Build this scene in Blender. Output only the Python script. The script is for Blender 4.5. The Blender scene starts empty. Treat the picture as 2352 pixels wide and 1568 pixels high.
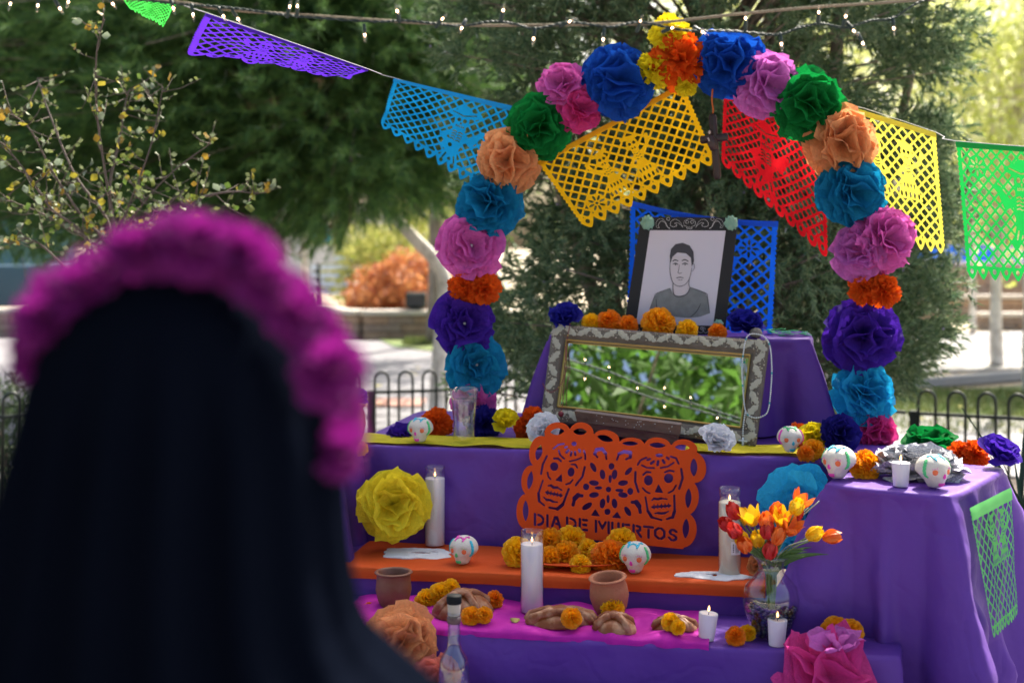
import bpy, math, random
import numpy as np
from mathutils import Vector, Matrix, Euler, noise

# ------------------------------------------------------------------ camera, light, exposure
S = bpy.context.scene
COL = S.collection
F, CX, HY, CAMZ = 3000.0, 1176.0, 560.0, 1.6        # lens in picture units (2352 wide), horizon row, eye height
cam_data = bpy.data.cameras.new('camera')
cam = bpy.data.objects.new('camera', cam_data); COL.objects.link(cam)
cam.location = (0, 0, CAMZ); cam.rotation_euler = (math.radians(90), 0, 0)
cam_data.sensor_width = 36; cam_data.lens = F/2352*36
cam_data.shift_y = -(784-HY)/2352
cam_data.clip_start = 0.05; cam_data.clip_end = 600
cam_data.dof.use_dof = True; cam_data.dof.focus_distance = 3.42; cam_data.dof.aperture_fstop = 2.7
S.camera = cam
SUN_EL, SUN_AZ = math.radians(52), math.radians(28)   # sun stands behind the altar, to the right
w = bpy.data.worlds.new('World'); S.world = w; w.use_nodes = True
nt = w.node_tree; nt.nodes.clear()
sky = nt.nodes.new('ShaderNodeTexSky'); sky.sky_type = 'NISHITA'; sky.sun_disc = False
sky.sun_elevation = SUN_EL; sky.sun_rotation = SUN_AZ; sky.air_density = 1.0; sky.dust_density = 6.0; sky.ozone_density = 0.3
bg = nt.nodes.new('ShaderNodeBackground'); bg.inputs[1].default_value = 0.15
wo = nt.nodes.new('ShaderNodeOutputWorld')
nt.links.new(sky.outputs[0], bg.inputs[0]); nt.links.new(bg.outputs[0], wo.inputs[0])
sd = bpy.data.lights.new('sun', 'SUN'); sd.energy = 5.0; sd.angle = math.radians(0.5); sd.color = (1, .93, .82)
sun = bpy.data.objects.new('sun', sd); COL.objects.link(sun)
sdir = Vector((math.sin(SUN_AZ)*math.cos(SUN_EL), math.cos(SUN_AZ)*math.cos(SUN_EL), math.sin(SUN_EL)))
sun.rotation_euler = sdir.to_track_quat('Z', 'Y').to_euler(); sun.location = sdir*30
S.view_settings.view_transform = 'Standard'; S.view_settings.look = 'None'
S.view_settings.exposure = 1.12; S.view_settings.gamma = 1
S.render.engine = 'CYCLES'
S.cycles.use_denoising = True
S.cycles.max_bounces = 8; S.cycles.diffuse_bounces = 4; S.cycles.transparent_max_bounces = 24
S.cycles.sample_clamp_indirect = 6

rnd = random.Random(7)
PI = math.pi
ca, sa = math.cos(math.radians(10.6)), math.sin(math.radians(10.6))   # the altar stands turned by 10.6 degrees

# ------------------------------------------------------------------ placing helpers
def P(px, py, d):
    return Vector(((px-CX)/F*d, d, CAMZ-(py-HY)/F*d))
def AL(U, W, z):                       # altar frame -> world
    return Vector((U*ca + W*sa, -U*sa + W*ca, z))
def dW(px, W):                         # distance at which a column meets the altar plane W
    return W/(sa*(px-CX)/F + ca)
def UW(px, W):
    d = dW(px, W); return (px-CX)/F*d*ca - d*sa
def PW(px, py, W): return P(px, py, dW(px, W))
def PZ(px, py, z): return P(px, py, (CAMZ-z)*F/(py-HY))
def on_plane(px, py, p0, n):
    r = P(px, py, 1.0) - Vector((0, 0, CAMZ)); o = Vector((0, 0, CAMZ))
    return o + r*((p0-o).dot(n)/r.dot(n))

# ------------------------------------------------------------------ object helpers
def tag(o, label=None, cat=None, group=None, kind=None):
    if label: o['label'] = label
    if cat: o['category'] = cat
    if group: o['group'] = group
    if kind: o['kind'] = kind
    return o
def mesh(verts, faces, mat, smooth=True, name='mesh'):
    me = bpy.data.meshes.new(name)
    me.from_pydata([tuple(v) for v in verts], [], faces)
    if mat is not None:
        for m in (mat if isinstance(mat, (list, tuple)) else [mat]): me.materials.append(m)
    if smooth: me.polygons.foreach_set('use_smooth', [True]*len(me.polygons))
    me.update(); return me
def obj(name, me, parent=None, loc=None, rot=None, scale=None, world=True):
    """a mesh object; under a parent, world=True keeps its vertices in world space"""
    o = bpy.data.objects.new(name, me); COL.objects.link(o)
    if parent is not None:
        o.parent = parent
        if world:
            o.matrix_parent_inverse = wm(parent).inverted()
    if loc is not None: o.location = loc
    if rot is not None: o.rotation_euler = rot
    if scale is not None: o.scale = scale if hasattr(scale, '__len__') else (scale,)*3
    return o
def wm(o):
    m = Matrix.LocRotScale(o.location, o.rotation_euler, o.scale)
    if o.parent is not None: m = wm(o.parent) @ o.matrix_parent_inverse @ m
    return m
def thing(name, label, cat, loc=(0, 0, 0), rot=(0, 0, 0), group=None, scale=None):
    o = bpy.data.objects.new(name, None); COL.objects.link(o)
    o.empty_display_size = .05; o.location = loc; o.rotation_euler = rot
    if scale: o.scale = scale if hasattr(scale, '__len__') else (scale,)*3
    return tag(o, label, cat, group)
class MB:
    def __init__(s): s.v = []; s.f = []; s.m = []
    def add(s, v, f, m=0):
        b = len(s.v); s.v += [Vector(x) for x in v]; s.f += [tuple(i+b for i in q) for q in f]; s.m += [m]*len(f); return s
    def build(s, mats, smooth=True):
        me = mesh(s.v, s.f, mats, smooth); me.polygons.foreach_set('material_index', s.m); return me
def box(c, size, rz=0.0, bev=0.0):
    """box centred in x and y on c, standing on c.z"""
    x, y, z = size[0]/2, size[1]/2, size[2]; b = min(bev, x*.9, y*.9, z*.45)
    rings = [(x-b, y-b, 0), (x, y, b), (x, y, z-b), (x-b, y-b, z)] if b else [(x, y, 0), (x, y, z)]
    v = []
    for rx, ry, h in rings:
        for sx, sy in ((-1, -1), (1, -1), (1, 1), (-1, 1)):
            q = Vector((sx*rx, sy*ry, 0)); q.rotate(Euler((0, 0, rz))); v.append(Vector(c)+q+Vector((0, 0, h)))
    f = [(3, 2, 1, 0)]
    n = len(rings)
    for i in range(n-1):
        for k in range(4): f.append((i*4+k, i*4+(k+1) % 4, (i+1)*4+(k+1) % 4, (i+1)*4+k))
    f.append(tuple((n-1)*4+k for k in range(4)))
    return v, f
def tube(pts, r, n=8, cap=True):
    pts = [Vector(p) for p in pts]; m = len(pts)
    rs = r if hasattr(r, '__len__') else [r]*m
    v = []; f = []; up = None
    for i, p in enumerate(pts):
        t = (pts[min(i+1, m-1)] - pts[max(i-1, 0)])
        if t.length < 1e-9: t = Vector((0, 0, 1))
        t.normalize()
        if up is None: up = t.orthogonal()
        a = (up - t*up.dot(t))
        if a.length < 1e-6: a = t.orthogonal()
        a.normalize(); up = a; b = t.cross(a)
        for k in range(n):
            q = 2*PI*k/n; v.append(p + (a*math.cos(q)+b*math.sin(q))*rs[i])
    for i in range(m-1):
        for k in range(n): f.append((i*n+k, i*n+(k+1) % n, (i+1)*n+(k+1) % n, (i+1)*n+k))
    if cap: f.append(tuple(range(n-1, -1, -1))); f.append(tuple((m-1)*n+k for k in range(n)))
    return v, f
def smooth_path(pts, k=6):
    pts = [Vector(p) for p in pts]; out = []
    for i in range(len(pts)-1):
        p0, p1, p2, p3 = pts[max(i-1, 0)], pts[i], pts[i+1], pts[min(i+2, len(pts)-1)]
        for j in range(k):
            t = j/k
            out.append(.5*((2*p1)+(p2-p0)*t+(2*p0-5*p1+4*p2-p3)*t*t+(3*p1-p0-3*p2+p3)*t**3))
    out.append(pts[-1]); return out
def lathe(prof, c=(0, 0, 0), n=32, closed=False, wob=None):
    v = []; f = []; c = Vector(c); m = len(prof)
    for i, (r, z) in enumerate(prof):
        for k in range(n):
            a = 2*PI*k/n; rr = max(r, 1e-5)*(1 + (wob(a, i) if wob else 0)); v.append(c+Vector((rr*math.cos(a), rr*math.sin(a), z)))
    for i in range(m-1):
        for k in range(n): f.append((i*n+k, i*n+(k+1) % n, (i+1)*n+(k+1) % n, (i+1)*n+k))
    if not closed:
        f.append(tuple(range(n-1, -1, -1))); f.append(tuple((m-1)*n+k for k in range(n)))
    return v, f
def sphere(c, r, nu=12, nv=8):
    r = r if hasattr(r, '__len__') else (r, r, r); c = Vector(c)
    v = [c+Vector((0, 0, -r[2]))]; f = []
    for i in range(1, nv):
        t = -PI/2+PI*i/nv
        for k in range(nu):
            a = 2*PI*k/nu; v.append(c+Vector((r[0]*math.cos(t)*math.cos(a), r[1]*math.cos(t)*math.sin(a), r[2]*math.sin(t))))
    v.append(c+Vector((0, 0, r[2]))); top = len(v)-1
    for k in range(nu):
        f.append((0, 1+(k+1) % nu, 1+k)); f.append((top, 1+(nv-2)*nu+k, 1+(nv-2)*nu+(k+1) % nu))
    for i in range(nv-2):
        for k in range(nu): f.append((1+i*nu+k, 1+i*nu+(k+1) % nu, 1+(i+1)*nu+(k+1) % nu, 1+(i+1)*nu+k))
    return v, f
def grid(fn, nu, nv):
    v = [fn(i/nu, j/nv) for j in range(nv+1) for i in range(nu+1)]
    f = [(j*(nu+1)+i, j*(nu+1)+i+1, (j+1)*(nu+1)+i+1, (j+1)*(nu+1)+i) for j in range(nv) for i in range(nu)]
    return v, f
def N3(x, y=0, z=0): return noise.noise(Vector((x, y, z)))

# ------------------------------------------------------------------ materials
MC = {}
def mat(name, col, rough=.6, metal=0, bump=0, bscale=40, var=0, vscale=6, emit=None, es=0, trans=0, spec=.5, sheen=0, sub=0, detail=4, stretch=None):
    if name in MC: return MC[name]
    m = bpy.data.materials.new(name); m.use_nodes = True; t = m.node_tree; t.nodes.clear()
    out = t.nodes.new('ShaderNodeOutputMaterial'); b = t.nodes.new('ShaderNodeBsdfPrincipled')
    b.inputs['Base Color'].default_value = (*col, 1); b.inputs['Roughness'].default_value = rough; b.inputs['Metallic'].default_value = metal
    b.inputs['Specular IOR Level'].default_value = spec
    if sheen: b.inputs['Sheen Weight'].default_value = sheen
    if sub: b.inputs['Subsurface Weight'].default_value = sub; b.inputs['Subsurface Radius'].default_value = (.02, .02, .015)
    tc = t.nodes.new('ShaderNodeTexCoord'); vec = tc.outputs['Object']
    if stretch:
        mp = t.nodes.new('ShaderNodeMapping'); mp.inputs['Scale'].default_value = stretch; t.links.new(vec, mp.inputs[0]); vec = mp.outputs[0]
    cout = None
    if var:
        n = t.nodes.new('ShaderNodeTexNoise'); n.inputs['Scale'].default_value = vscale; n.inputs['Detail'].default_value = 5; t.links.new(vec, n.inputs[0])
        mr = t.nodes.new('ShaderNodeMapRange'); mr.inputs[1].default_value = .3; mr.inputs[2].default_value = .7; mr.inputs[3].default_value = 1-var; mr.inputs[4].default_value = 1+var; t.links.new(n.outputs[0], mr.inputs[0])
        mx = t.nodes.new('ShaderNodeVectorMath'); mx.operation = 'SCALE'; mx.inputs[0].default_value = col; t.links.new(mr.outputs[0], mx.inputs['Scale'])
        cout = mx.outputs[0]; t.links.new(cout, b.inputs['Base Color'])
    nrm = None
    if bump:
        n2 = t.nodes.new('ShaderNodeTexNoise'); n2.inputs['Scale'].default_value = bscale; n2.inputs['Detail'].default_value = detail; t.links.new(vec, n2.inputs[0])
        bp = t.nodes.new('ShaderNodeBump'); bp.inputs['Strength'].default_value = min(bump, 1); bp.inputs['Distance'].default_value = .01*max(1, bump); t.links.new(n2.outputs[0], bp.inputs['Height'])
        nrm = bp.outputs[0]; t.links.new(nrm, b.inputs['Normal'])
    sh = b.outputs[0]
    if trans:
        tr = t.nodes.new('ShaderNodeBsdfTranslucent'); tr.inputs[0].default_value = (*[min(1, c*1.15) for c in col], 1)
        if cout: t.links.new(cout, tr.inputs[0])
        if nrm: t.links.new(nrm, tr.inputs['Normal'])
        mi = t.nodes.new('ShaderNodeMixShader'); mi.inputs[0].default_value = trans; t.links.new(sh, mi.inputs[1]); t.links.new(tr.outputs[0], mi.inputs[2]); sh = mi.outputs[0]
    if emit: b.inputs['Emission Color'].default_value = (*emit, 1); b.inputs['Emission Strength'].default_value = es
    t.links.new(sh, out.inputs[0]); MC[name] = m; return m
def two_tone(name, c1, c2, scale, lo=.45, hi=.55, rough=.7, bump=.3, stretch=None, detail=4, trans=0):
    """noise picks between two colours of the thing itself"""
    m = mat(name, c1, rough, bump=bump, bscale=scale, trans=trans); t = m.node_tree; b = next(n for n in t.nodes if n.type == 'BSDF_PRINCIPLED')
    tc = t.nodes.new('ShaderNodeTexCoord'); n = t.nodes.new('ShaderNodeTexNoise'); n.inputs['Scale'].default_value = scale; n.inputs['Detail'].default_value = detail
    src = tc.outputs['Object']
    if stretch:
        mp = t.nodes.new('ShaderNodeMapping'); mp.inputs['Scale'].default_value = stretch; t.links.new(src, mp.inputs[0]); src = mp.outputs[0]
    t.links.new(src, n.inputs[0])
    r = t.nodes.new('ShaderNodeValToRGB'); r.color_ramp.elements[0].position = lo; r.color_ramp.elements[1].position = hi
    r.color_ramp.elements[0].color = (*c1, 1); r.color_ramp.elements[1].color = (*c2, 1)
    t.links.new(n.outputs[0], r.inputs[0]); t.links.new(r.outputs[0], b.inputs['Base Color'])
    for q in t.nodes:
        if q.type == 'BSDF_TRANSLUCENT': t.links.new(r.outputs[0], q.inputs[0])
    return m
def leaf_mat(name, cols, trans=.35, rough=.55):
    """each leaf takes one of a few leaf colours"""
    m = bpy.data.materials.new(name); m.use_nodes = True; t = m.node_tree; t.nodes.clear()
    out = t.nodes.new('ShaderNodeOutputMaterial'); b = t.nodes.new('ShaderNodeBsdfPrincipled'); b.inputs['Roughness'].default_value = rough
    g = t.nodes.new('ShaderNodeNewGeometry'); r = t.nodes.new('ShaderNodeValToRGB'); r.color_ramp.interpolation = 'LINEAR'
    els = r.color_ramp.elements
    for i, c in enumerate(cols):
        p = i/(len(cols)-1)
        e = els[0] if i == 0 else (els[1] if i == len(cols)-1 else els.new(p)); e.position = p; e.color = (*c, 1)
    t.links.new(g.outputs['Random Per Island'], r.inputs[0]); t.links.new(r.outputs[0], b.inputs['Base Color'])
    tr = t.nodes.new('ShaderNodeBsdfTranslucent'); t.links.new(r.outputs[0], tr.inputs[0])
    mi = t.nodes.new('ShaderNodeMixShader'); mi.inputs[0].default_value = trans
    t.links.new(b.outputs[0], mi.inputs[1]); t.links.new(tr.outputs[0], mi.inputs[2]); t.links.new(mi.outputs[0], out.inputs[0])
    return m
def thin_glass(name, tint=(1, 1, 1), rough=.02, refl=1.0):
    m = bpy.data.materials.new(name); m.use_nodes = True; t = m.node_tree; t.nodes.clear()
    out = t.nodes.new('ShaderNodeOutputMaterial'); a = t.nodes.new('ShaderNodeBsdfTransparent'); a.inputs[0].default_value = (*tint, 1)
    g = t.nodes.new('ShaderNodeBsdfGlossy'); g.inputs['Roughness'].default_value = rough
    lw = t.nodes.new('ShaderNodeLayerWeight'); lw.inputs[0].default_value = .5
    pw = t.nodes.new('ShaderNodeMath'); pw.operation = 'POWER'; pw.inputs[1].default_value = 4; t.links.new(lw.outputs['Facing'], pw.inputs[0])
    mm = t.nodes.new('ShaderNodeMath'); mm.operation = 'MULTIPLY_ADD'; mm.inputs[1].default_value = .85*refl; mm.inputs[2].default_value = .07*refl; mm.use_clamp = True; t.links.new(pw.outputs[0], mm.inputs[0])
    mi = t.nodes.new('ShaderNodeMixShader'); t.links.new(mm.outputs[0], mi.inputs[0]); t.links.new(a.outputs[0], mi.inputs[1]); t.links.new(g.outputs[0], mi.inputs[2])
    t.links.new(mi.outputs[0], out.inputs[0]); return m
def tissue(key, col, trans=.42):
    return mat('tissue_'+key, col, rough=.75, bump=.55, bscale=26, var=.10, vscale=9, trans=trans, spec=.25, detail=6)
TC = {'pink': (.78, .16, .55), 'hotpink': (.80, .07, .33), 'orchid': (.70, .20, .62), 'teal': (.008, .25, .48), 'indigo': (.07, .018, .36), 'navy': (.018, .014, .24),
      'orange': (.88, .13, .008), 'peach': (.86, .40, .17), 'green': (.005, .24, .045), 'blue': (.008, .085, .48), 'yellow': (.95, .80, .02),
      'sky': (.02, .42, .72), 'white': (.96, .96, 1.0), 'chartreuse': (.92, .78, .04), 'violet': (.09, .03, .48), 'amber': (.86, .32, .01), 'magenta': (.62, .008, .42), 'royal': (.02, .02, .34), 'rose': (.75, .22, .16)}
TC['skylight'] = (.04, .55, .85)
def T(k): return tissue(k, TC[k], .2 if k in ('white', 'skylight') else .42)
M = {}
M['cloth'] = mat('purple_plastic_cloth', (.125, .045, .32), rough=.52, bump=.9, bscale=9, var=.05, vscale=3, spec=.25, detail=3)
def add_creases(m):
    t = m.node_tree; b = next(n for n in t.nodes if n.type == 'BSDF_PRINCIPLED'); old = b.inputs['Normal'].links[0].from_socket
    tc = t.nodes.new('ShaderNodeTexCoord'); nz = t.nodes.new('ShaderNodeTexNoise'); nz.inputs['Scale'].default_value = 6; t.links.new(tc.outputs['Object'], nz.inputs[0])
    mx = t.nodes.new('ShaderNodeVectorMath'); mx.operation = 'MULTIPLY_ADD'; mx.inputs[1].default_value = (.22, .22, .22); t.links.new(nz.outputs['Color'], mx.inputs[0]); t.links.new(tc.outputs['Object'], mx.inputs[2])
    vo = t.nodes.new('ShaderNodeTexVoronoi'); vo.feature = 'DISTANCE_TO_EDGE'; vo.inputs['Scale'].default_value = 3.4; t.links.new(mx.outputs[0], vo.inputs[0])
    mr = t.nodes.new('ShaderNodeMapRange'); mr.inputs[1].default_value = 0; mr.inputs[2].default_value = .05; t.links.new(vo.outputs['Distance'], mr.inputs[0])
    bp = t.nodes.new('ShaderNodeBump'); bp.inputs['Strength'].default_value = .22; bp.inputs['Distance'].default_value = .004; t.links.new(mr.outputs[0], bp.inputs['Height']); t.links.new(old, bp.inputs['Normal']); t.links.new(bp.outputs[0], b.inputs['Normal'])
add_creases(M['cloth'])
M['orange_cloth'] = mat('orange_paper_cloth', (.62, .085, .012), spec=.2, rough=.7, bump=.2, bscale=30, var=.06)
M['crepe_yellow'] = mat('yellow_crepe_paper', (.66, .58, .01), rough=.85, bump=.7, bscale=60, stretch=(1, 5, 1), trans=.2)
M['crepe_magenta'] = mat('magenta_crepe_paper', (.60, .01, .42), rough=.8, bump=.35, bscale=20, trans=.25)
M['wax'] = mat('white_wax', (.72, .69, .72), rough=.4, sub=.15)
M['wax_cream'] = mat('cream_wax', (.66, .60, .48), rough=.4, sub=.15)
M['flame'] = mat('candle_flame', (1, .7, .3), emit=(1, .50, .16), es=3.2)
M['wick'] = mat('burnt_wick', (.02, .015, .01))
M['glass'] = thin_glass('clear_glass')
M['clay'] = mat('terracotta', (.40, .15, .075), rough=.75, bump=.3, bscale=60, var=.15, vscale=8)
M['clay_dark'] = mat('dark_terracotta', (.17, .06, .032), rough=.5, bump=.2, bscale=50, var=.15, vscale=8)
M['black_iron'] = mat('dark_green_iron', (.012, .022, .017), rough=.4, bump=.1)
M['wire'] = mat('dark_green_wire', (.012, .03, .025), rough=.5)
M['rope'] = mat('tan_rope', (.33, .27, .19), rough=.9, bump=.8, bscale=300)
M['string'] = mat('white_string', (.6, .6, .6), rough=.8)
M['sugar'] = mat('moulded_sugar', (.68, .64, .56), rough=.55, bump=.25, bscale=260, sub=.15)
M['candy'] = mat('orange_candy', (.80, .16, .05), rough=.35)
M['i_pink'] = mat('pink_icing', (.82, .06, .48), rough=.45); M['i_blue'] = mat('blue_icing', (.03, .50, .66), rough=.45); M['i_green'] = mat('green_icing', (.08, .58, .20), rough=.45)
M['bread'] = two_tone('baked_bread', (.22, .060, .014), (.52, .30, .17), 30, .45, .72, rough=.5, bump=.6)
M['black_card'] = mat('black_card', (.008, .008, .010), rough=.6)
M['chalk'] = mat('white_chalk', (.62, .62, .62), rough=.9)
M['paper'] = mat('drawing_paper', (.62, .60, .68), rough=.8, bump=.05)
M['bark'] = two_tone('grey_bark', (.17, .13, .10), (.36, .30, .24), 18, .3, .7, rough=.9, bump=1, stretch=(1, 1, .3))
M['pale_bark'] = two_tone('pale_bark', (.40, .36, .32), (.72, .68, .62), 7, .35, .6, rough=.85, bump=.6)
M['salt'] = mat('white_salt', (.84, .86, .88), rough=.8, bump=.6, bscale=300)
# ================================================================== the setting
# ground and paving, each sheet a few millimetres above the one below
def ground_mat(name, c1, c2, scale, bump=.4, extra=None):
    return two_tone(name, c1, c2, scale, .35, .65, rough=.9, bump=bump)
M['soil'] = ground_mat('dark_soil', (.035, .024, .017), (.09, .065, .045), 6, 1)
M['lawn'] = ground_mat('lawn_green', (.05, .11, .02), (.16, .19, .05), 1.8, 1)
M['concrete'] = ground_mat('grey_concrete', (.18, .175, .185), (.24, .235, .245), .9, .15)
M['concrete_l'] = ground_mat('pale_concrete', (.30, .29, .28), (.38, .37, .36), .7, .15)
M['dry'] = ground_mat('dry_ground', (.34, .27, .18), (.50, .43, .30), .8, .6)
def sheet(name, poly, z, m, thick=0):
    v = [(x, y, z) for x, y in poly]; f = [tuple(range(len(v)))]
    if thick:
        n = len(v); v += [(x, y, z-thick) for x, y in poly]
        f += [(i, n+i, n+(i+1) % n, (i+1) % n) for i in range(n)]
    o = obj(name, mesh(v, f, m, False)); tag(o, kind='structure'); return o
def G(px, py, z=0.0):
    p = PZ(px, py, z); return (p.x, p.y)
sheet('ground', [(-250, -60), (250, -60), (250, 400), (-250, 400)], -.012, M['dry'])
sheet('lawn', [G(3200, 1010), G(2060, 960), G(1200, 950), G(1150, 905), G(1800, 900), G(2200, 893), G(3200, 835)][::1], -.004, M['lawn'])
# the near planting bed inside the fence, the walk under the altar
sheet('planting_bed', [(-6, 4.6), (6, 4.6), (6, 8.9), (-6, 8.9)], -.002, M['soil'])
sheet('paved_floor', [(-9, -9), (9, -9), (9, 4.9), (-9, 4.9)], 0.004, M['concrete'])
sheet('lawn', [(-30, 9.0), (-7.0, 8.9), (-5.5, 12), (-9, 16), (-30, 18)], -.006, M['lawn'])
# paths: slabs with open joints
def slab_path(name, a, b, c, d, nu, nv, m, z=.02, gap=.012):
    """quad a b c d (front left, front right, back right, back left) laid out in slabs"""
    a, b, c, d = [Vector((p[0], p[1], 0)) for p in (a, b, c, d)]
    root = obj(name, mesh([a+Vector((0, 0, z-.012)), b+Vector((0, 0, z-.012)), c+Vector((0, 0, z-.012)), d+Vector((0, 0, z-.012))], [(0, 1, 2, 3)], M['soil'], False))
    tag(root, kind='structure')
    for i in range(nu):
        for j in range(nv):
            def q(u, v): return (a*(1-u)+b*u)*(1-v)+(d*(1-u)+c*u)*v
            cn = [q(i/nu, j/nv), q((i+1)/nu, j/nv), q((i+1)/nu, (j+1)/nv), q(i/nu, (j+1)/nv)]
            ctr = sum(cn, Vector())/4; h = z+rnd.uniform(-.002, .002)
            cn = [p+(ctr-p).normalized()*gap for p in cn]
            v = [Vector((p.x, p.y, h)) for p in cn]+[Vector((p.x, p.y, h-.05)) for p in cn]
            f = [(0, 1, 2, 3)]+[(k, 4+k, 4+(k+1) % 4, (k+1) % 4) for k in range(4)]
            obj('slab', mesh(v, f, m, False), root)
    return root
slab_path('path', G(-700, 1075), G(1560, 1075), G(1560, 790), G(-1200, 770), 7, 9, M['concrete'])
slab_path('path', G(1560, 880), G(3600, 800), G(3600, 745), G(1560, 775), 6, 4, M['concrete_l'])
slab_path('path', G(1900, 1060), G(3300, 1180), G(2900, 985), G(1900, 945), 5, 2, M['concrete_l'], z=.012)
# grass patch by the planter, brick band in the path
sheet('lawn', [G(868, 782), G(905, 800), G(1010, 812), G(1400, 820), G(1400, 782)], .036, M['lawn'], .03)
bricks = obj('brick_band', mesh([Vector((*G(560, 941), .023)), Vector((*G(975, 941), .023)), Vector((*G(972, 919), .023)), Vector((*G(560, 919), .023))], [(0, 1, 2, 3)], M['soil'], False)); tag(bricks, kind='structure')
M['brickred'] = two_tone('red_brick', (.36, .17, .13), (.50, .30, .24), 9, .3, .7, rough=.85, bump=.4)
(bx0, by0), (bx1, _) = G(600, 941), G(972, 941)
for r_ in range(3):
    for k in range(8):
        bw = (bx1-bx0)/8
        v, f = box((bx0+bw*(k+.5), by0+.14+r_*.2, .018), (bw-.02, .18, .02+rnd.uniform(0, .004)), 0, .003)
        obj('brick', mesh(v, f, M['brickred'], False), bricks)
# kerb of the right-hand path
kp = [Vector((*G(1900, 893), 0)), Vector((*G(2080, 893), 0)), Vector((*G(2352, 872), 0)), Vector((*G(3000, 838), 0))]
kerb = thing('kerb', 'low pale concrete kerb edging the path beyond the lawn on the right', 'kerb', kp[0])
for a, b in zip(kp[:-1], kp[1:]):
    L = (b-a).length; n = max(1, int(L/1.0)); ang = math.atan2((b-a).y, (b-a).x)
    for k in range(n):
        c = a+(b-a)*((k+.5)/n); v, f = box(c, (L/n-.012, .15, .11), ang, .012); obj('kerb_stone', mesh(v, f, M['concrete_l'], False), kerb)
# fallen leaves
lm = leaf_mat('fallen_leaf', [(.55, .42, .03), (.42, .24, .04), (.62, .55, .10)], .2)
def flat_leaves(n, region, z, name, label, size=.05):
    v = []; f = []
    for _ in range(n):
        x, y = region(); a = rnd.uniform(0, 2*PI); s = size*rnd.uniform(.5, 1.2); b = len(v)
        for q, rr in ((0, 1), (1.1, .6), (PI, .9), (-1.1, .6)):
            v.append((x+s*rr*math.cos(a+q), y+s*rr*math.sin(a+q), z+rnd.uniform(0, .012)))
        f.append((b, b+1, b+2, b+3))
    return tag(obj(name, mesh(v, f, lm, False)), label, 'leaves', kind='stuff')
flat_leaves(150, lambda: (rnd.uniform(1.6, 8), rnd.uniform(11, 14.5)), .012, 'fallen_leaves', 'yellow fallen leaves scattered over the lawn beyond the right fence')
flat_leaves(110, lambda: (rnd.uniform(-4, 0), rnd.uniform(9, 17)), .045, 'fallen_leaves', 'yellow fallen leaves scattered over the left path')
# grass tufts on the lawns
def grass(n, region, z, name, label, h=.06):
    v = []; f = []
    for _ in range(n):
        x, y = region(); a = rnd.uniform(0, PI); b = len(v); hh = h*rnd.uniform(.5, 1.3); l = rnd.uniform(-.03, .03)
        dx, dy = .006*math.cos(a), .006*math.sin(a)
        v += [(x-dx, y-dy, z), (x+dx, y+dy, z), (x+l, y+l*.6, z+hh)]; f.append((b, b+1, b+2))
    return tag(obj(name, mesh(v, f, leaf_mat('grass_blade', [(.06, .13, .02), (.13, .22, .05), (.22, .22, .08)], .3), False)), label, 'grass', kind='stuff')
def r_lawn():
    while True:
        x, y = rnd.uniform(.1, 9), rnd.uniform(10.9, 14.3)
        if x > 1: return x, y
grass(26000, r_lawn, 0, 'grass', 'short green grass of the lawn behind the right fence')
(gx0, gy0), (gx1, gy1) = G(905, 800), G(1400, 784)
grass(7000, lambda: (rnd.uniform(gx0+.1, gx1), rnd.uniform(gy0+.1, gy1-.2)), .036, 'grass', 'small grass patch at the foot of the tan planter wall', .09)

# planter wall on the left: courses of tan blocks under a pale cap
M['tan_block'] = two_tone('tan_split_block', (.33, .22, .15), (.46, .33, .24), 8, .3, .7, rough=.9, bump=1)
M['tan_block2'] = two_tone('grey_tan_block', (.27, .20, .16), (.38, .30, .25), 8, .3, .7, rough=.9, bump=1)
M['cap'] = mat('pale_cap_stone', (.58, .53, .46), rough=.85, bump=.4, bscale=20, var=.08)
def block_wall(label, a, b, h, courses, bw, depth=.25, cap=True, mats=('tan_block', 'tan_block2'), z0=0.0, name='planter_wall'):
    a = Vector((a[0], a[1], z0)); b = Vector((b[0], b[1], z0)); L = (b-a).length; d = (b-a)/L; ang = math.atan2(d.y, d.x)
    root = thing(name, label, 'wall', a, (0, 0, ang))
    ch = (h-(.09 if cap else 0))/courses
    core, cf = box((L/2, .02, 0), (L-.02, depth-.06, h-.1)); obj('wall_core', mesh(core, cf, M['soil'], False), root, world=False)
    for c in range(courses):
        x = -bw*.5*(c % 2)
        while x < L-.01:
            x0, x1 = max(x, 0), min(x+bw, L)
            if x1-x0 > .04:
                v, f = box(((x0+x1)/2, -rnd.uniform(0, .012), c*ch), (x1-x0-.012, depth, ch-.012), 0, .008)
                obj('block', mesh(v, f, M[mats[rnd.random() < .4]], False), root, world=False)
            x += bw
    if cap:
        x = 0; cw = bw*1.6
        while x < L-.01:
            x1 = min(x+cw, L); v, f = box(((x+x1)/2, -.03, h-.085), (x1-x-.008, depth+.10, .085), 0, .012); obj('cap_stone', mesh(v, f, M['cap'], False), root, world=False); x += cw
    return root
wy = 21.8
def X(px, y): return (px-CX)/F*y
block_wall('low tan block planter wall under the orange bush', (X(836, wy), wy), (X(1500, wy), wy), .50, 3, .42)
block_wall('side of the low tan planter wall running back on the left', (X(836, wy)-2.6, wy+2.6), (X(836, wy)-.02, wy+.0), .50, 3, .42)
block_wall('low tan block wall far left beyond the veiled person', (X(-500, 22), 22.3), (X(640, 22), 22.3), .50, 3, .42)
sheet('planter_soil', [(X(836, wy), wy+.1), (X(1500, wy), wy+.1), (X(1500, wy), 27), (X(700, wy), 27)], .42, M['dry'])
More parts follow.
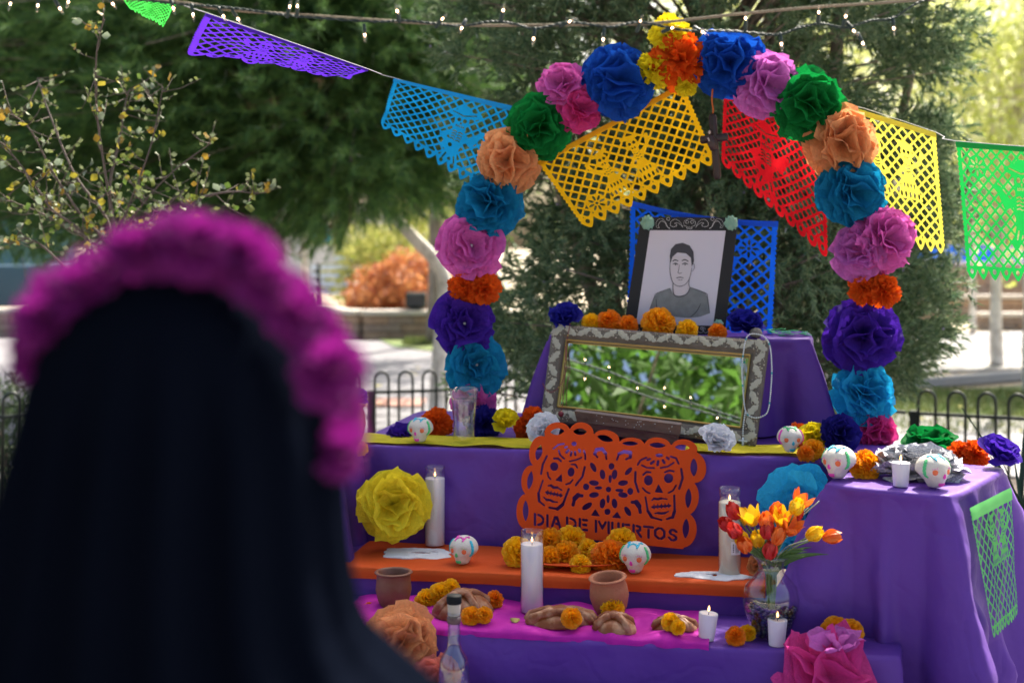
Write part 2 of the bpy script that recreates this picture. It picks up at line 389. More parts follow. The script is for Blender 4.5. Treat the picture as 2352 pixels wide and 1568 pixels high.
# right: terraced walls far behind
block_wall('mauve tan block wall far right, lower terrace behind the pale trunk', (X(1750, 27), 27), (X(2900, 27), 27), .55, 3, .6, z0=0)
block_wall('short mauve block kerb wall far right in front of the terraces', (X(2243, 24.5), 24.5), (X(2900, 24.5), 24.5), .32, 2, .7, z0=0)
block_wall('upper tan retaining wall far right beneath the blue tarp', (X(1750, 33), 33), (X(2900, 33), 33), 1.15, 4, .8, z0=0)
M['mauve'] = mat('mauve_plaster', (.33, .27, .26), rough=.9, bump=.4, bscale=6, var=.15, vscale=1)
# blue tarp / canopy edge far right
bt = thing('blue_canopy', 'bright blue canopy far behind the right hand banners', 'canopy', (X(2300, 36), 36, 0))
v, f = grid(lambda u, t: Vector((X(2080+500*u, 36), 36+.12*t, 1.55-.60*(1-t)+.05*math.sin(u*18)*(1-t))), 30, 4)
obj('fabric', mesh(v, f, mat('blue_tarp', (.02, .12, .60), rough=.9, spec=.1, trans=.4)), bt)
for px in (2090, 2250, 2410, 2570):
    v, f = tube([(X(px, 36.4), 36.4, 0), (X(px, 36.4), 36.4, 1.5)], .03, 6); obj('pole', mesh(v, f, M['black_iron']), bt)

# orange autumn bush, yellow shrub, spot lamp
def leaf_cloud(n, pos, size, seed, droop=.3, asp=.5, fold=True):
    """n leaves at pos(r) -> Vector, joined into one mesh"""
    r = np.random.RandomState(seed); V = []; Fc = []
    for i in range(n):
        p = pos(r); s = size*r.uniform(.6, 1.3)
        a = Vector((r.normal(), r.normal(), r.normal()-droop)).normalized(); b = a.cross(Vector((r.normal(), r.normal(), r.normal()))).normalized(); c = a.cross(b)*.12*s
        k = len(V)
        V += [p, p+a*s*.5+b*s*asp*.5+c, p+a*s, p+a*s*.5-b*s*asp*.5+c]; Fc.append((k, k+1, k+2, k+3))
    return V, Fc
def blob(r, c, rad, hollow=.5, lump=.3, ls=1.2):
    while True:
        d = Vector((r.normal(), r.normal(), r.normal())).normalized()
        q = 1+lump*N3(d.x*ls*2+c[0], d.y*ls*2+c[1], d.z*ls*2+c[2])*2
        t = (hollow+(1-hollow)*r.uniform()**.5)
        return Vector((c[0]+d.x*rad[0]*q*t, c[1]+d.y*rad[1]*q*t, c[2]+d.z*rad[2]*q*t))
def shrub(name, label, c, rad, n, size, m, seed, stems=7, cat='shrub'):
    base = Vector((c[0], c[1], max(0, c[2]-rad[2]))); root = thing(name, label, cat, base)
    v, f = leaf_cloud(n, lambda r: blob(r, c, rad, .45, .35), size, seed)
    tag(obj('foliage', mesh(v, f, m, False), root), kind='stuff')
    b = MB()
    for k in range(stems):
        a = 2*PI*k/stems; e = Vector((c[0]+rad[0]*.6*math.cos(a), c[1]+rad[1]*.6*math.sin(a), c[2]+rad[2]*.4))
        b.add(*tube(smooth_path([base, (base+e)/2+Vector((0, 0, .1)), e], 4), .012, 5))
    obj('stems', b.build(M['bark']), root); return root
M['orange_leaf'] = leaf_mat('orange_autumn_leaf', [(.40, .12, .06), (.62, .20, .06), (.72, .50, .36), (.55, .16, .07), (.78, .62, .48), (.70, .34, .12)], .3)
M['yg_leaf'] = leaf_mat('yellow_green_leaf', [(.30, .36, .06), (.48, .50, .10), (.20, .30, .05), (.60, .58, .20)], .45)
shrub('autumn_bush', 'large orange leaved autumn bush in the planter behind the spot lamp', (X(940, 24), 24.4, .86), (.95, 1.1, .55), 4200, .13, M['orange_leaf'], 3)
shrub('autumn_bush', 'lower orange bush spilling leftwards beside the larger one', (X(850, 24), 24.0, .60), (.42, .7, .22), 900, .12, M['orange_leaf'], 4)
shrub('shrub', 'pale yellow green shrub behind the slatted bench', (X(850, 27), 27, 1.2), (1.0, 1, .85), 3600, .13, M['yg_leaf'], 5)
shrub('shrub', 'pale yellow green shrub under the branch of the leaning tree', (X(980, 28), 28, 1.5), (1.1, 1, 1.2), 3600, .13, M['yg_leaf'], 6)
lp = P(960, 720, 22.3); lamp = thing('spot_lamp', 'black box spot lamp standing on the planter wall cap', 'lamp', (lp.x, lp.y, .5))
v, f = box((lp.x, 21.85, .53), (.34, .24, .26), 0, .03); obj('housing', mesh(v, f, M['black_iron'], False), lamp)
v, f = box((lp.x, 21.72, .57), (.26, .03, .17), 0, .005); obj('lens', mesh(v, f, mat('lamp_lens', (.06, .06, .07), .2), False), lamp)
v, f = box((lp.x, 21.85, .50), (.2, .16, .03)); obj('foot', mesh(v, f, M['black_iron'], False), lamp)

# slatted bench, sign, white wall, thin trunks at the far left centre
M['bench'] = mat('blue_grey_boards', (.60, .68, .78), rough=.6, var=.1)
bq = P(765, 640, 26); bench = thing('slatted_bench', 'blue grey slatted bench standing in the sun behind the planter', 'bench', (bq.x, 26, 0))
for k, (yy, zz) in enumerate([(26.5, 1.25), (26.45, 1.08), (26.4, .91), (26.3, .74), (26.05, .60), (25.85, .60)]):
    v, f = box(((X(765, 26)), yy, zz), (1.0, .05 if k < 4 else .17, .10 if k < 4 else .03), 0, .005); obj('slat', mesh(v, f, M['bench'], False), bench)
for sx in (-.42, .42):
    v, f = box((X(765, 26)+sx, 26.55, 0), (.05, .05, 1.38)); obj('upright', mesh(v, f, M['black_iron'], False), bench)
    v, f = box((X(765, 26)+sx, 25.85, 0), (.05, .05, .59)); obj('leg', mesh(v, f, M['black_iron'], False), bench)
sg = thing('notice_board', 'white notice board with a small turquoise panel above it beside the bench', 'sign', (X(732, 25.4), 25.4, 0))
v, f = box((X(732, 25.4), 25.4, 1.22), (.60, .04, .36)); obj('board', mesh(v, f, mat('white_board', (.70, .74, .80), .6), False), sg)
v, f = box((X(740, 25.4), 25.4, 1.62), (.36, .04, .34)); obj('panel', mesh(v, f, mat('turquoise_board', (.05, .42, .58), .6), False), sg)
v, f = box((X(732, 25.4), 25.4, 0), (.06, .03, 1.95)); obj('post', mesh(v, f, M['black_iron'], False), sg)
# far white building with windows, seen in the gap under the pine
M['white_wall'] = mat('white_plaster', (.74, .72, .68), rough=.9, bump=.2, bscale=4, var=.05, vscale=.5)
def far_house(label, x0, x1, y, h, m, wins):
    root = thing('building', label, 'building', ((x0+x1)/2, y, 0))
    v, f = box(((x0+x1)/2, y+2.5, 0), (x1-x0, 5, h)); obj('wall', mesh(v, f, m, False), root)
    v, f = box(((x0+x1)/2, y+2.5, h), (x1-x0+.4, 5.4, .18), 0, .02); obj('roof', mesh(v, f, M['cap'], False), root)
    for wx in wins:
        v, f = box((wx, y-.02, 1.0), (1.0, .08, 1.2), 0, .01); wo_ = obj('window', mesh(v, f, M['cap'], False), root)
        v, f = box((wx, y-.05, 1.08), (.84, .06, 1.04)); obj('pane', mesh(v, f, mat('window_pane', (.05, .06, .08), .1), False), wo_)
    return root
far_house('low white building glimpsed in the gap under the pine', -9.5, -1.5, 44, 3.1, M['white_wall'], (-8.2, -6.3, -4.4))
far_house('low cream building behind the trees on the right', 7, 21, 48, 3.0, mat('cream_plaster', (.55, .47, .36), .9, bump=.2), (9, 12, 15, 18))
far_house('low turquoise building at the far left', -26, -15, 40, 2.6, mat('teal_plaster', (.06, .16, .22), .9, bump=.2), (-23, -20, -17))
# dark blue parked trailer-like stall at the far left edge, seen above the veil
st = thing('stall', 'dark blue stall at the far left behind the crown of flowers', 'stall', (X(30, 24), 24, 0))
v, f = box((X(20, 24), 24.5, .45), (2.2, 1.4, .75), 0, .02); obj('body', mesh(v, f, mat('dark_blue_paint', (.02, .07, .12), .4), False), st)
for sx in (-.8, .8):
    v, f = box((X(20, 24)+sx, 24, 0), (.08, .08, .45)); obj('leg', mesh(v, f, M['black_iron'], False), st)

# ------------------------------------------------------------------ hoop-top fence
def ground_pt(px, d): return Vector(((px-CX)/F*d, d, 0))
def hoop_mesh():
    pts = [Vector((-.044, 0, .02))]+[Vector((-.044, 0, .72))]+[Vector((-.044*math.cos(t), 0, .76+.05*math.sin(t))) for t in [PI*k/8 for k in range(9)]]+[Vector((.044, 0, .72)), Vector((.044, 0, .02))]
    v, f = tube(pts, .0085, 7); return mesh(v, f, M['black_iron'])
HM = hoop_mesh()
def fence(label, a, b, post_end=False):
    L = (b-a).length; d = (b-a)/L; ang = math.atan2(d.y, d.x)
    root = thing('hoop_fence', label, 'fence', a, (0, 0, ang))
    for z in (.685, .13):
        v, f = box((L/2, 0, z-.009), (L, .02, .018), 0, .002); obj('rail', mesh(v, f, M['black_iron'], False), root, world=False)
    n = int(L/.152)
    for k in range(n):
        o = obj('hoop', HM, root, loc=(.1+k*.152, 0, 0), world=False)
    k = 0
    xs = [.03]+[x for x in np.arange(1.95, L, 1.95)]
    for x in xs:
        v, f = box((x, 0, 0), (.04, .04, .70), 0, .004); obj('post', mesh(v, f, M['black_iron'], False), root, world=False)
fA, fB, fC, fD = ground_pt(-90, 6.8), ground_pt(840, 8.03), ground_pt(1500, 8.62), ground_pt(2620, 6.62)
fence('dark hoop topped fence on the left, partly behind the veiled person', fA, fB)
fence('dark hoop topped fence behind the left leg of the flower arch', fB, fC)
fence('dark hoop topped fence on the right, above the green paper flower', ground_pt(2085, 7.08), fD)
fence('dark hoop topped fence hidden behind the juniper', fC, ground_pt(2080, 7.09))

# ------------------------------------------------------------------ trees
def branch_tree(root_pt, path, r0, r1, m, parent, name='trunk', n=10):
    pts = smooth_path(path, 5); k = len(pts)
    v, f = tube(pts, [r0+(r1-r0)*i/(k-1) for i in range(k)], n); return obj(name, mesh(v, f, m), parent)
def needles(centres, n_per, ln, wd, seed, droop=.25, spread=.9):
    """needle sprays, fully vectorised -> verts, tris"""
    r = np.random.RandomState(seed); c = np.array(centres)            # (m,6): position, axis
    m = len(c); pos = np.repeat(c[:, :3], n_per, 0); ax = np.repeat(c[:, 3:], n_per, 0)
    t = r.uniform(0, 1, (m*n_per, 1)); pos = pos+ax*t*ln*1.6
    d = ax*.9+r.normal(0, spread*.55, (m*n_per, 3)); d[:, 2] -= droop*.4; d /= np.linalg.norm(d, axis=1, keepdims=True)
    s = np.cross(d, r.normal(0, 1, (m*n_per, 3))); s /= np.linalg.norm(s, axis=1, keepdims=True)
    L = ln*r.uniform(.7, 1.25, (m*n_per, 1))
    V = np.stack([pos-s*wd*.5, pos+s*wd*.5, pos+d*L], 1).reshape(-1, 3)
    return V, m*n_per
def tri_mesh(V, nt_, m):
    me = bpy.data.meshes.new('foliage'); me.vertices.add(len(V)); me.vertices.foreach_set('co', V.astype(np.float32).ravel())
    me.loops.add(nt_*3); me.loops.foreach_set('vertex_index', np.arange(nt_*3, dtype=np.int32))
    me.polygons.add(nt_); me.polygons.foreach_set('loop_start', np.arange(0, nt_*3, 3, dtype=np.int32)); me.polygons.foreach_set('loop_total', np.full(nt_, 3, dtype=np.int32))
    me.materials.append(m); me.update(calc_edges=True); me.validate(); return me
M['pine_needle'] = leaf_mat('pine_needle', [(.022, .095, .040), (.045, .16, .060), (.08, .24, .07), (.22, .38, .09)], .4)
M['pine_brown'] = leaf_mat('dry_needle', [(.16, .09, .04), (.24, .15, .07)], .2)
def pine(label, trunk_path, r0, c, rad, nb, tuft_n, seed, keep=lambda p: True, ln=.12):
    root = thing('pine_tree', label, 'tree', trunk_path[0]); branch_tree(None, trunk_path, r0, r0*.35, M['pale_bark'], root)
    r = np.random.RandomState(seed); cen = []; bb = MB(); tp = smooth_path(trunk_path, 5)
    for b in range(nb):
        e = blob(r, c, rad, .35, .25)
        s = min([q for q in tp if q.z > 2.3], key=lambda q: abs(q.z-(e.z-.2))+.2*(q-e).length)
        mid = (s+e)/2+Vector((0, 0, r.uniform(.1, .4)))
        path = smooth_path([s, mid, e], 8)
        bb.add(*tube(path, [.016-.012*i/(len(path)-1) for i in range(len(path))], 5))
        for k in range(tuft_n):
            t = .35+.65*r.uniform()**.7; q = path[min(int(t*(len(path)-1)), len(path)-2)]
            off = Vector((r.normal(0, .20), r.normal(0, .20), r.normal(-.05, .14)))*(1.25)
            p = q+off
            if not keep(p): continue
            a = (off*.8+(e-s).normalized()*.6+Vector((0, 0, -.1))); a.normalize()
            cen.append([*p, *a])
    obj('branches', bb.build(M['bark']), root)
    cen = np.array(cen); nb_ = int(len(cen)*.03)
    V, k = needles(cen[nb_:], 34, ln*1.15, .0075, seed+1); tag(obj('crown', tri_mesh(V, k, M['pine_needle']), root), kind='stuff')
    V, k = needles(cen[:nb_], 22, ln*.9, .006, seed+2, .8); tag(obj('dry_twigs', tri_mesh(V, k, M['pine_brown']), root), kind='stuff')
    return root
def keep_pine(p):
    px = CX+p.x/p.y*F; py = HY-(p.z-CAMZ)/p.y*F
    lim = 560-max(0, (px-640))*.28+18*math.sin(px*.02)+14*math.sin(px*.051)      # ragged lower edge of the crown
    return py < lim
pine('big dark green pine with a pale leaning trunk behind the bare shrub',
     [P(1003, 962, 12), P(1012, 800, 12), P(1022, 660, 12), P(1000, 600, 12), P(940, 535, 11.9), P(870, 450, 11.8), P(800, 300, 11.6), P(740, 60, 11.4), P(720, -320, 11.2)], .082,
     (X(430, 11), 11.0, 3.0), (3.2, 1.3, 1.75), 420, 34, 11, keep_pine)
pine('second dark pine whose boughs fill the far left of the picture',
     [Vector((-5.6, 13.5, 0)), Vector((-5.5, 13.4, 2)), Vector((-5.3, 13.3, 6))], .16,
     (-4.4, 13.0, 3.4), (2.6, 1.3, 2.3), 240, 28, 21, keep_pine)

# juniper behind the altar: feathery sprays
M['juniper'] = leaf_mat('juniper_scale_leaf', [(.055, .14, .065), (.10, .22, .09), (.15, .30, .12), (.28, .36, .18)], .35)
def juniper(label, x, y, rad, z0, z1, nspray, seed, keep):
    root = thing('juniper_tree', label, 'tree', (x, y, 0)); r = np.random.RandomState(seed)
    bb = MB()
    for k, (dx, dy, r0) in enumerate([(-.27, 0, .05), (-.55, .1, .045), (.25, -.05, .045), (.1, .2, .04), (-.45, .15, .03), (.5, .2, .03)]):
        bb.add(*tube(smooth_path([(x+dx*.3, y+dy*.3, 0), (x+dx*.8, y+dy, 1.0), (x+dx*1.6+.1, y+dy, 2.2), (x+dx*2.2+.1, y+dy, 4.0)], 5), [r0*(1-.03*i) for i in range(16)], 7))
    V = []; cen = []
    for b in range(nspray):
        z = z0+(z1-z0)*r.uniform(); a = r.uniform(0, 2*PI); t = .25+.75*r.uniform()**.6
        rr = 1+.28*N3(math.cos(a)*1.6+seed, math.sin(a)*1.6, z*1.3)*2
        wz = 1-.55*max(0, (z-2.4)/(z1-2.4))**1.5
        p = Vector((x+rad[0]*wz*rr*t*math.cos(a), y+rad[1]*wz*rr*t*math.sin(a), z))
        if not keep(p): continue
        out = Vector((math.cos(a), math.sin(a), r.uniform(-.5, .8)))
        out = (out+Vector((r.normal(0, .4), r.normal(0, .4), r.normal(0, .4)))).normalized()
        if b % 14 == 0: bb.add(*tube([Vector((x+(p.x-x)*.15, y+(p.y-y)*.15, z-.35)), (p+Vector((x, y, z-.2)))/2, p+out*.05], [.012, .008, .003], 4))
        # a spray = 7 twiglets, each with many scale-leaf needles
        for q in range(6):
            d = (out+Vector((r.normal(0, .45), r.normal(0, .45), r.normal(0, .45)))).normalized(); cen.append([*(p+d*.02*q), *d])
    V, k = needles(cen, 16, .035, .0075, seed, .1, .8)
    tag(obj('crown', tri_mesh(V, k, M['juniper']), root), kind='stuff'); obj('trunk', bb.build(M['bark']), root)
    bv = MB()
    for i in range(260):
        c = cen[r.randint(len(cen))]; bv.add(*sphere(Vector(c[:3])+Vector((r.normal(0, .02), r.normal(0, .02), -.02)), .0055, 6, 4))
    tag(obj('berries', bv.build(mat('dusty_juniper_berry', (.30, .26, .36), .7)), root), kind='stuff')
    return root
def keep_jun(p):
    px = CX+p.x/p.y*F; py = HY-(p.z-CAMZ)/p.y*F
    l = 1135+35*math.sin(py*.013)+25*math.sin(py*.041)-(max(0, 420-py)*.35 if py < 420 else 0)
    rgt = 2205+30*math.sin(py*.017+1)+(20*math.sin(py*.06))-max(0, py-620)*.55
    low = 915+30*math.sin(px*.03)
    if not (l < px < rgt): return False
    if py > low: return False
    # thin gaps where the far light shows through
    g = N3(px*.012, py*.012, 3)+.5*N3(px*.035, py*.035, 8)
    if g > .10+.14*(px > 1450 and py > 330)-.09*(px > 1450 and py < 300): return False
    if px < 1500 and py > 420 and N3(px*.02, py*.02, 12) > .12 and rnd.random() < .75: return False
    return True
juniper('tall feathery dark green juniper growing directly behind the altar', .92, 5.9, (1.25, .75), .75, 4.6, 15000, 31, keep_jun)

# broadleaf trees, sunlit, farther back
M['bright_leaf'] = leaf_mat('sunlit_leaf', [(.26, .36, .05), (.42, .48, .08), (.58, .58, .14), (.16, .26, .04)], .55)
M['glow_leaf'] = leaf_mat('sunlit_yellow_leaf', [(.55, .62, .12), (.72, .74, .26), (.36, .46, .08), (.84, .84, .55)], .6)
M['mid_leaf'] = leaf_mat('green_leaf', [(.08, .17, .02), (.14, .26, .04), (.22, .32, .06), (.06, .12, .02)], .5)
def broadleaf(label, x, y, h, c, rad, n, size, m, seed, trunk_r=.12, lean=0, hollow=.2, bark='bark', clumps=60, keep=None, cs=.22):
    root = thing('broadleaf_tree', label, 'tree', (x, y, 0)); r = np.random.RandomState(seed)
    top = Vector((c[0], c[1], c[2]+rad[2]*.3))
    b = MB(); tp = smooth_path([(x, y, 0), (x+lean*.3, y, h*.5), (c[0]*.5+(x+lean)*.5, (y+c[1])/2, (h+c[2])/2), top], 6)
    b.add(*tube(tp, [trunk_r*(1-.8*i/(len(tp)-1)) for i in range(len(tp))], 9)); cl = []
    for k in range(clumps):
        e = blob(r, c, rad, hollow, .3); cl.append(e)
        s = tp[int(len(tp)*(.4+.5*r.uniform()))-1]; b.add(*tube(smooth_path([s, (s+e)/2+Vector((0, 0, .12)), e], 5), [trunk_r*.25*(1-.9*i/10) for i in range(11)], 5))
    obj('trunk', b.build(M[bark]), root)
    def pos(r):
        while True:
            e = cl[r.randint(len(cl))]; p = e+Vector((r.normal(0, rad[0]*cs), r.normal(0, rad[1]*cs), r.normal(0, rad[2]*cs)))
            if keep is None or keep(p): return p
    v, f = leaf_cloud(n, pos, size, seed+1, .35, .55); tag(obj('crown', mesh(v, f, m, False), root), kind='stuff'); return root
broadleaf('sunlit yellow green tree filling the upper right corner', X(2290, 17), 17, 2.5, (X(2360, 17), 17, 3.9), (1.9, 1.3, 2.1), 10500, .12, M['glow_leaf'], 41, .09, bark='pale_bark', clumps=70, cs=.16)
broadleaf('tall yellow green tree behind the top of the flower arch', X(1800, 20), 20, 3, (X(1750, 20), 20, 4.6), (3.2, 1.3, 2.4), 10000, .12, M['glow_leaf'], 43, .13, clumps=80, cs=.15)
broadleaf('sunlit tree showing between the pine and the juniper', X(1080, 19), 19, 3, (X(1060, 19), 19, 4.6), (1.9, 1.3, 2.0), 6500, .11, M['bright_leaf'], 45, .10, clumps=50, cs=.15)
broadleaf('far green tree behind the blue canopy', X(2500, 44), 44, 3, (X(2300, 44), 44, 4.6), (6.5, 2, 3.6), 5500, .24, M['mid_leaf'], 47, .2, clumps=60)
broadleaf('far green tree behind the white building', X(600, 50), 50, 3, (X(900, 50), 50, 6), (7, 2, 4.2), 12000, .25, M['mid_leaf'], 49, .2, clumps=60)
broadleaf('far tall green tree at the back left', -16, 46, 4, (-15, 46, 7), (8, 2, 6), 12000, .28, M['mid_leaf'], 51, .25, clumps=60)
# thin pale trunks standing alone
for (px, d, r_, lab, lean) in ((2234, 23, .055, 'slender sunlit pale trunk in front of the right terraces', 0), (2290, 25, .03, 'thin grey sapling leaning in front of the far right terrace', 14), (698, 24, .08, 'sunlit brown trunk standing left of the notice board', 0), (2370, 14.0, .10, 'pale trunk just cut by the right edge of the picture', 0)):
    root = thing('tree', lab, 'tree', (X(px, d), d, 0))
    v, f = tube(smooth_path([(X(px, d), d, 0), (X(px+lean*.5, d), d, 1.0), (X(px+lean*2, d), d, 2.6), (X(px+lean*2.4, d), d, 4.6)], 5), [r_]*4+[r_*.85]*4+[r_*.7]*8, 9); obj('trunk', mesh(v, f, M['pale_bark']), root)
    v, f = leaf_cloud(900, lambda r: blob(r, (X(px, d), d, 5.2), (1.2, 1.2, .9), .2, .3), .11, px); tag(obj('crown', mesh(v, f, M['mid_leaf'], False), root), kind='stuff')
# the shade tree whose canopy hangs over the camera; the mirror shows its leaves
broadleaf('leafy shade tree whose canopy shows in the mirror on the altar', -3.4, -1.6, 3.0, (-1.9, -.2, 5.0), (2.5, 2.5, 1.6), 18000, .145, leaf_mat('canopy_leaf', [(.10, .22, .03), (.26, .42, .05), (.46, .58, .09), (.07, .14, .03)], .6), 53, .14, clumps=110, cs=.19)
broadleaf('added tall tree whose unseen crown shades the paths from above the picture', -1.2, 20.5, 5, (-1.6, 19, 8.1), (3.2, 2.8, 2.2), 11000, .20, M['mid_leaf'], 57, .16, clumps=90, cs=.16)  # added tree, crown out of view, there to cast shade on the left path

# sparse yellow-leaved shrub at the left: real twigs, each leaf its own object
sh = thing('sparse_shrub', 'sparse shrub with grey twigs and small yellow green leaves behind the veiled person', 'shrub', P(262, 1500, 4.6))
tw = []; b = MB(); D0 = 4.6
main = [[(268, 1400), (265, 900), (262, 560), (245, 420), (222, 260), (220, 120), (240, 45)],
        [(266, 800), (262, 590), (190, 500), (120, 400), (70, 300), (25, 262)],
        [(264, 700), (262, 575), (300, 470), (345, 330), (372, 200)],
        [(266, 700), (270, 560), (330, 470), (400, 395), (480, 330)],
        [(264, 800), (240, 590), (150, 520), (70, 480), (0, 455)],
        [(264, 800), (200, 560), (120, 480), (60, 400), (8, 330)],
        [(330, 560), (400, 500), (460, 455), (540, 440), (588, 446)],
        [(262, 600), (240, 500), (175, 400), (110, 250), (82, 180)],
        [(262, 560), (250, 440), (270, 330), (290, 240), (300, 205)],
        [(266, 640), (300, 560), (330, 520), (420, 440)],
        [(264, 700), (180, 640), (90, 560), (40, 545)]]
rs = np.random.RandomState(5); leafpts = []
for pth in main:
    zoff = rs.uniform(-.35, .35)
    pts = smooth_path([P(x+rs.uniform(-4, 4), y, D0+zoff*max(0, (640-y)/500)) for x, y in pth], 7); m_ = len(pts)
    b.add(*tube(pts, [.0065*(1-.85*i/(m_-1))+.0010 for i in range(m_)], 6))
    for i in range(int(m_*.25), m_, 1):
        for q in range(2):
            if rs.uniform() < .62:
                d = Vector((rs.normal(), rs.normal(), rs.normal()*.7+.35)).normalized(); L = rs.uniform(.06, .17)
                e = pts[i]+d*L; mid = (pts[i]+e)/2+Vector((0, 0, -.01)); b.add(*tube([pts[i], mid, e], [.0022, .0016, .0008], 4))
                for w_ in range(4): leafpts.append((pts[i]+d*L*(.35+.2*w_), d))
obj('twigs', b.build(mat('dark_twig', (.13, .10, .085), .85, bump=.4)), sh)
LM = []
for k in range(5):
    w_ = .011; l_ = .026; cu = .005*(k-2)
    v = [(0, 0, 0), (w_*.75, l_*.3, .002), (w_, l_*.6, cu), (0, l_, cu*1.6), (-w_, l_*.6, cu), (-w_*.75, l_*.3, .002), (0, l_*.55, -.002)]
    f = [(0, 1, 6), (1, 2, 6), (2, 3, 6), (3, 4, 6), (4, 5, 6), (5, 0, 6)]
    c = [(.16, .20, .03), (.30, .19, .02), (.10, .17, .03), (.32, .28, .03), (.20, .25, .17)][k]
    LM.append(mesh(v, f, mat('shrub_leaf_%d' % k, c, .5, trans=.35), True))
rs.shuffle(leafpts)
vis = [q for q in leafpts if q[0].z > 1.55]
for i, (p, d) in enumerate(vis[:290]):
    obj('leaf', LM[i % 5], sh, loc=p, rot=(rs.uniform(0, 2*PI), rs.uniform(0, 2*PI), rs.uniform(0, 2*PI)), scale=rs.uniform(.8, 1.35), world=True)
v = []; f = []
for (p, d) in vis[290:290+650]:
    e = Euler((rs.uniform(0, 6), rs.uniform(0, 6), rs.uniform(0, 6))); k0 = len(v); s_ = rs.uniform(.6, 1.1)
    for q in ((0, 0, 0), (.010, .014, 0), (0, .026, .003), (-.010, .014, 0)):
        w_ = Vector(q)*s_; w_.rotate(e); v.append(p+w_)
    f.append((k0, k0+1, k0+2, k0+3))
tag(obj('small_leaves', mesh(v, f, leaf_mat('small_shrub_leaf', [(.16, .20, .03), (.28, .17, .02), (.10, .16, .03), (.20, .24, .15)], .35), False), sh), kind='stuff')
# low shrub behind the fence at the far left
shrub('shrub', 'small grey green bush at the far left behind the hoop fence', (X(25, 7.6), 7.7, .45), (.5, .4, .38), 2600, .05, leaf_mat('grey_green_leaf', [(.06, .10, .04), (.10, .14, .07)], .3), 8)

# yucca at the right behind the draped box
yu = thing('yucca_plant', 'dark spiky yucca plant behind the draped box at the right edge', 'plant', P(2345, 1400, 4.6))
ym = mat('yucca_blade', (.025, .06, .03), .45, bump=.1)
for k in range(46):
    a = rs.uniform(0, 2*PI); el = rs.uniform(.35, 1.45); L = rs.uniform(.38, .62); w_ = .013
    base = Vector((X(2375, 4.5)+rs.normal(0, .03), 4.5+rs.normal(0, .03), .50+rs.uniform(-.12, .12)))
    d = Vector((math.cos(a)*math.cos(el), math.sin(a)*math.cos(el), math.sin(el))); s = d.cross(Vector((0, 0, 1))).normalized()*w_; up = s.cross(d).normalized()*.004
    v = []
    for t in (0, .3, .6, .85, 1):
        c = base+d*L*t+Vector((0, 0, -.12*t*t*math.cos(el))); ww = (1-t**2)*(.7+.6*t*(1-t))
        v += [c-s*ww, c-up, c+s*ww]
    f = [(i*3+j, i*3+j+1, i*3+j+4, i*3+j+3) for i in range(4) for j in range(2)]
    obj('blade', mesh(v, f, ym), yu)
v, f = tube([(X(2375, 4.5), 4.5, 0), (X(2375, 4.5), 4.5, .52)], [.05, .045], 9); obj('stem', mesh(v, f, M['bark']), yu)
# low dark edging rail in front of the yucca
er = thing('edging_rail', 'low black metal rail at the right edge beside the draped box', 'rail', (1.6, 4.1, 0))
v, f = box((1.9, 4.15, .22), (1.5, .03, .03), 0, .004); obj('rail', mesh(v, f, M['black_iron'], False), er)
for x in (1.2, 2.6):
    v, f = box((x, 4.15, 0), (.03, .03, .22)); obj('post', mesh(v, f, M['black_iron'], False), er)
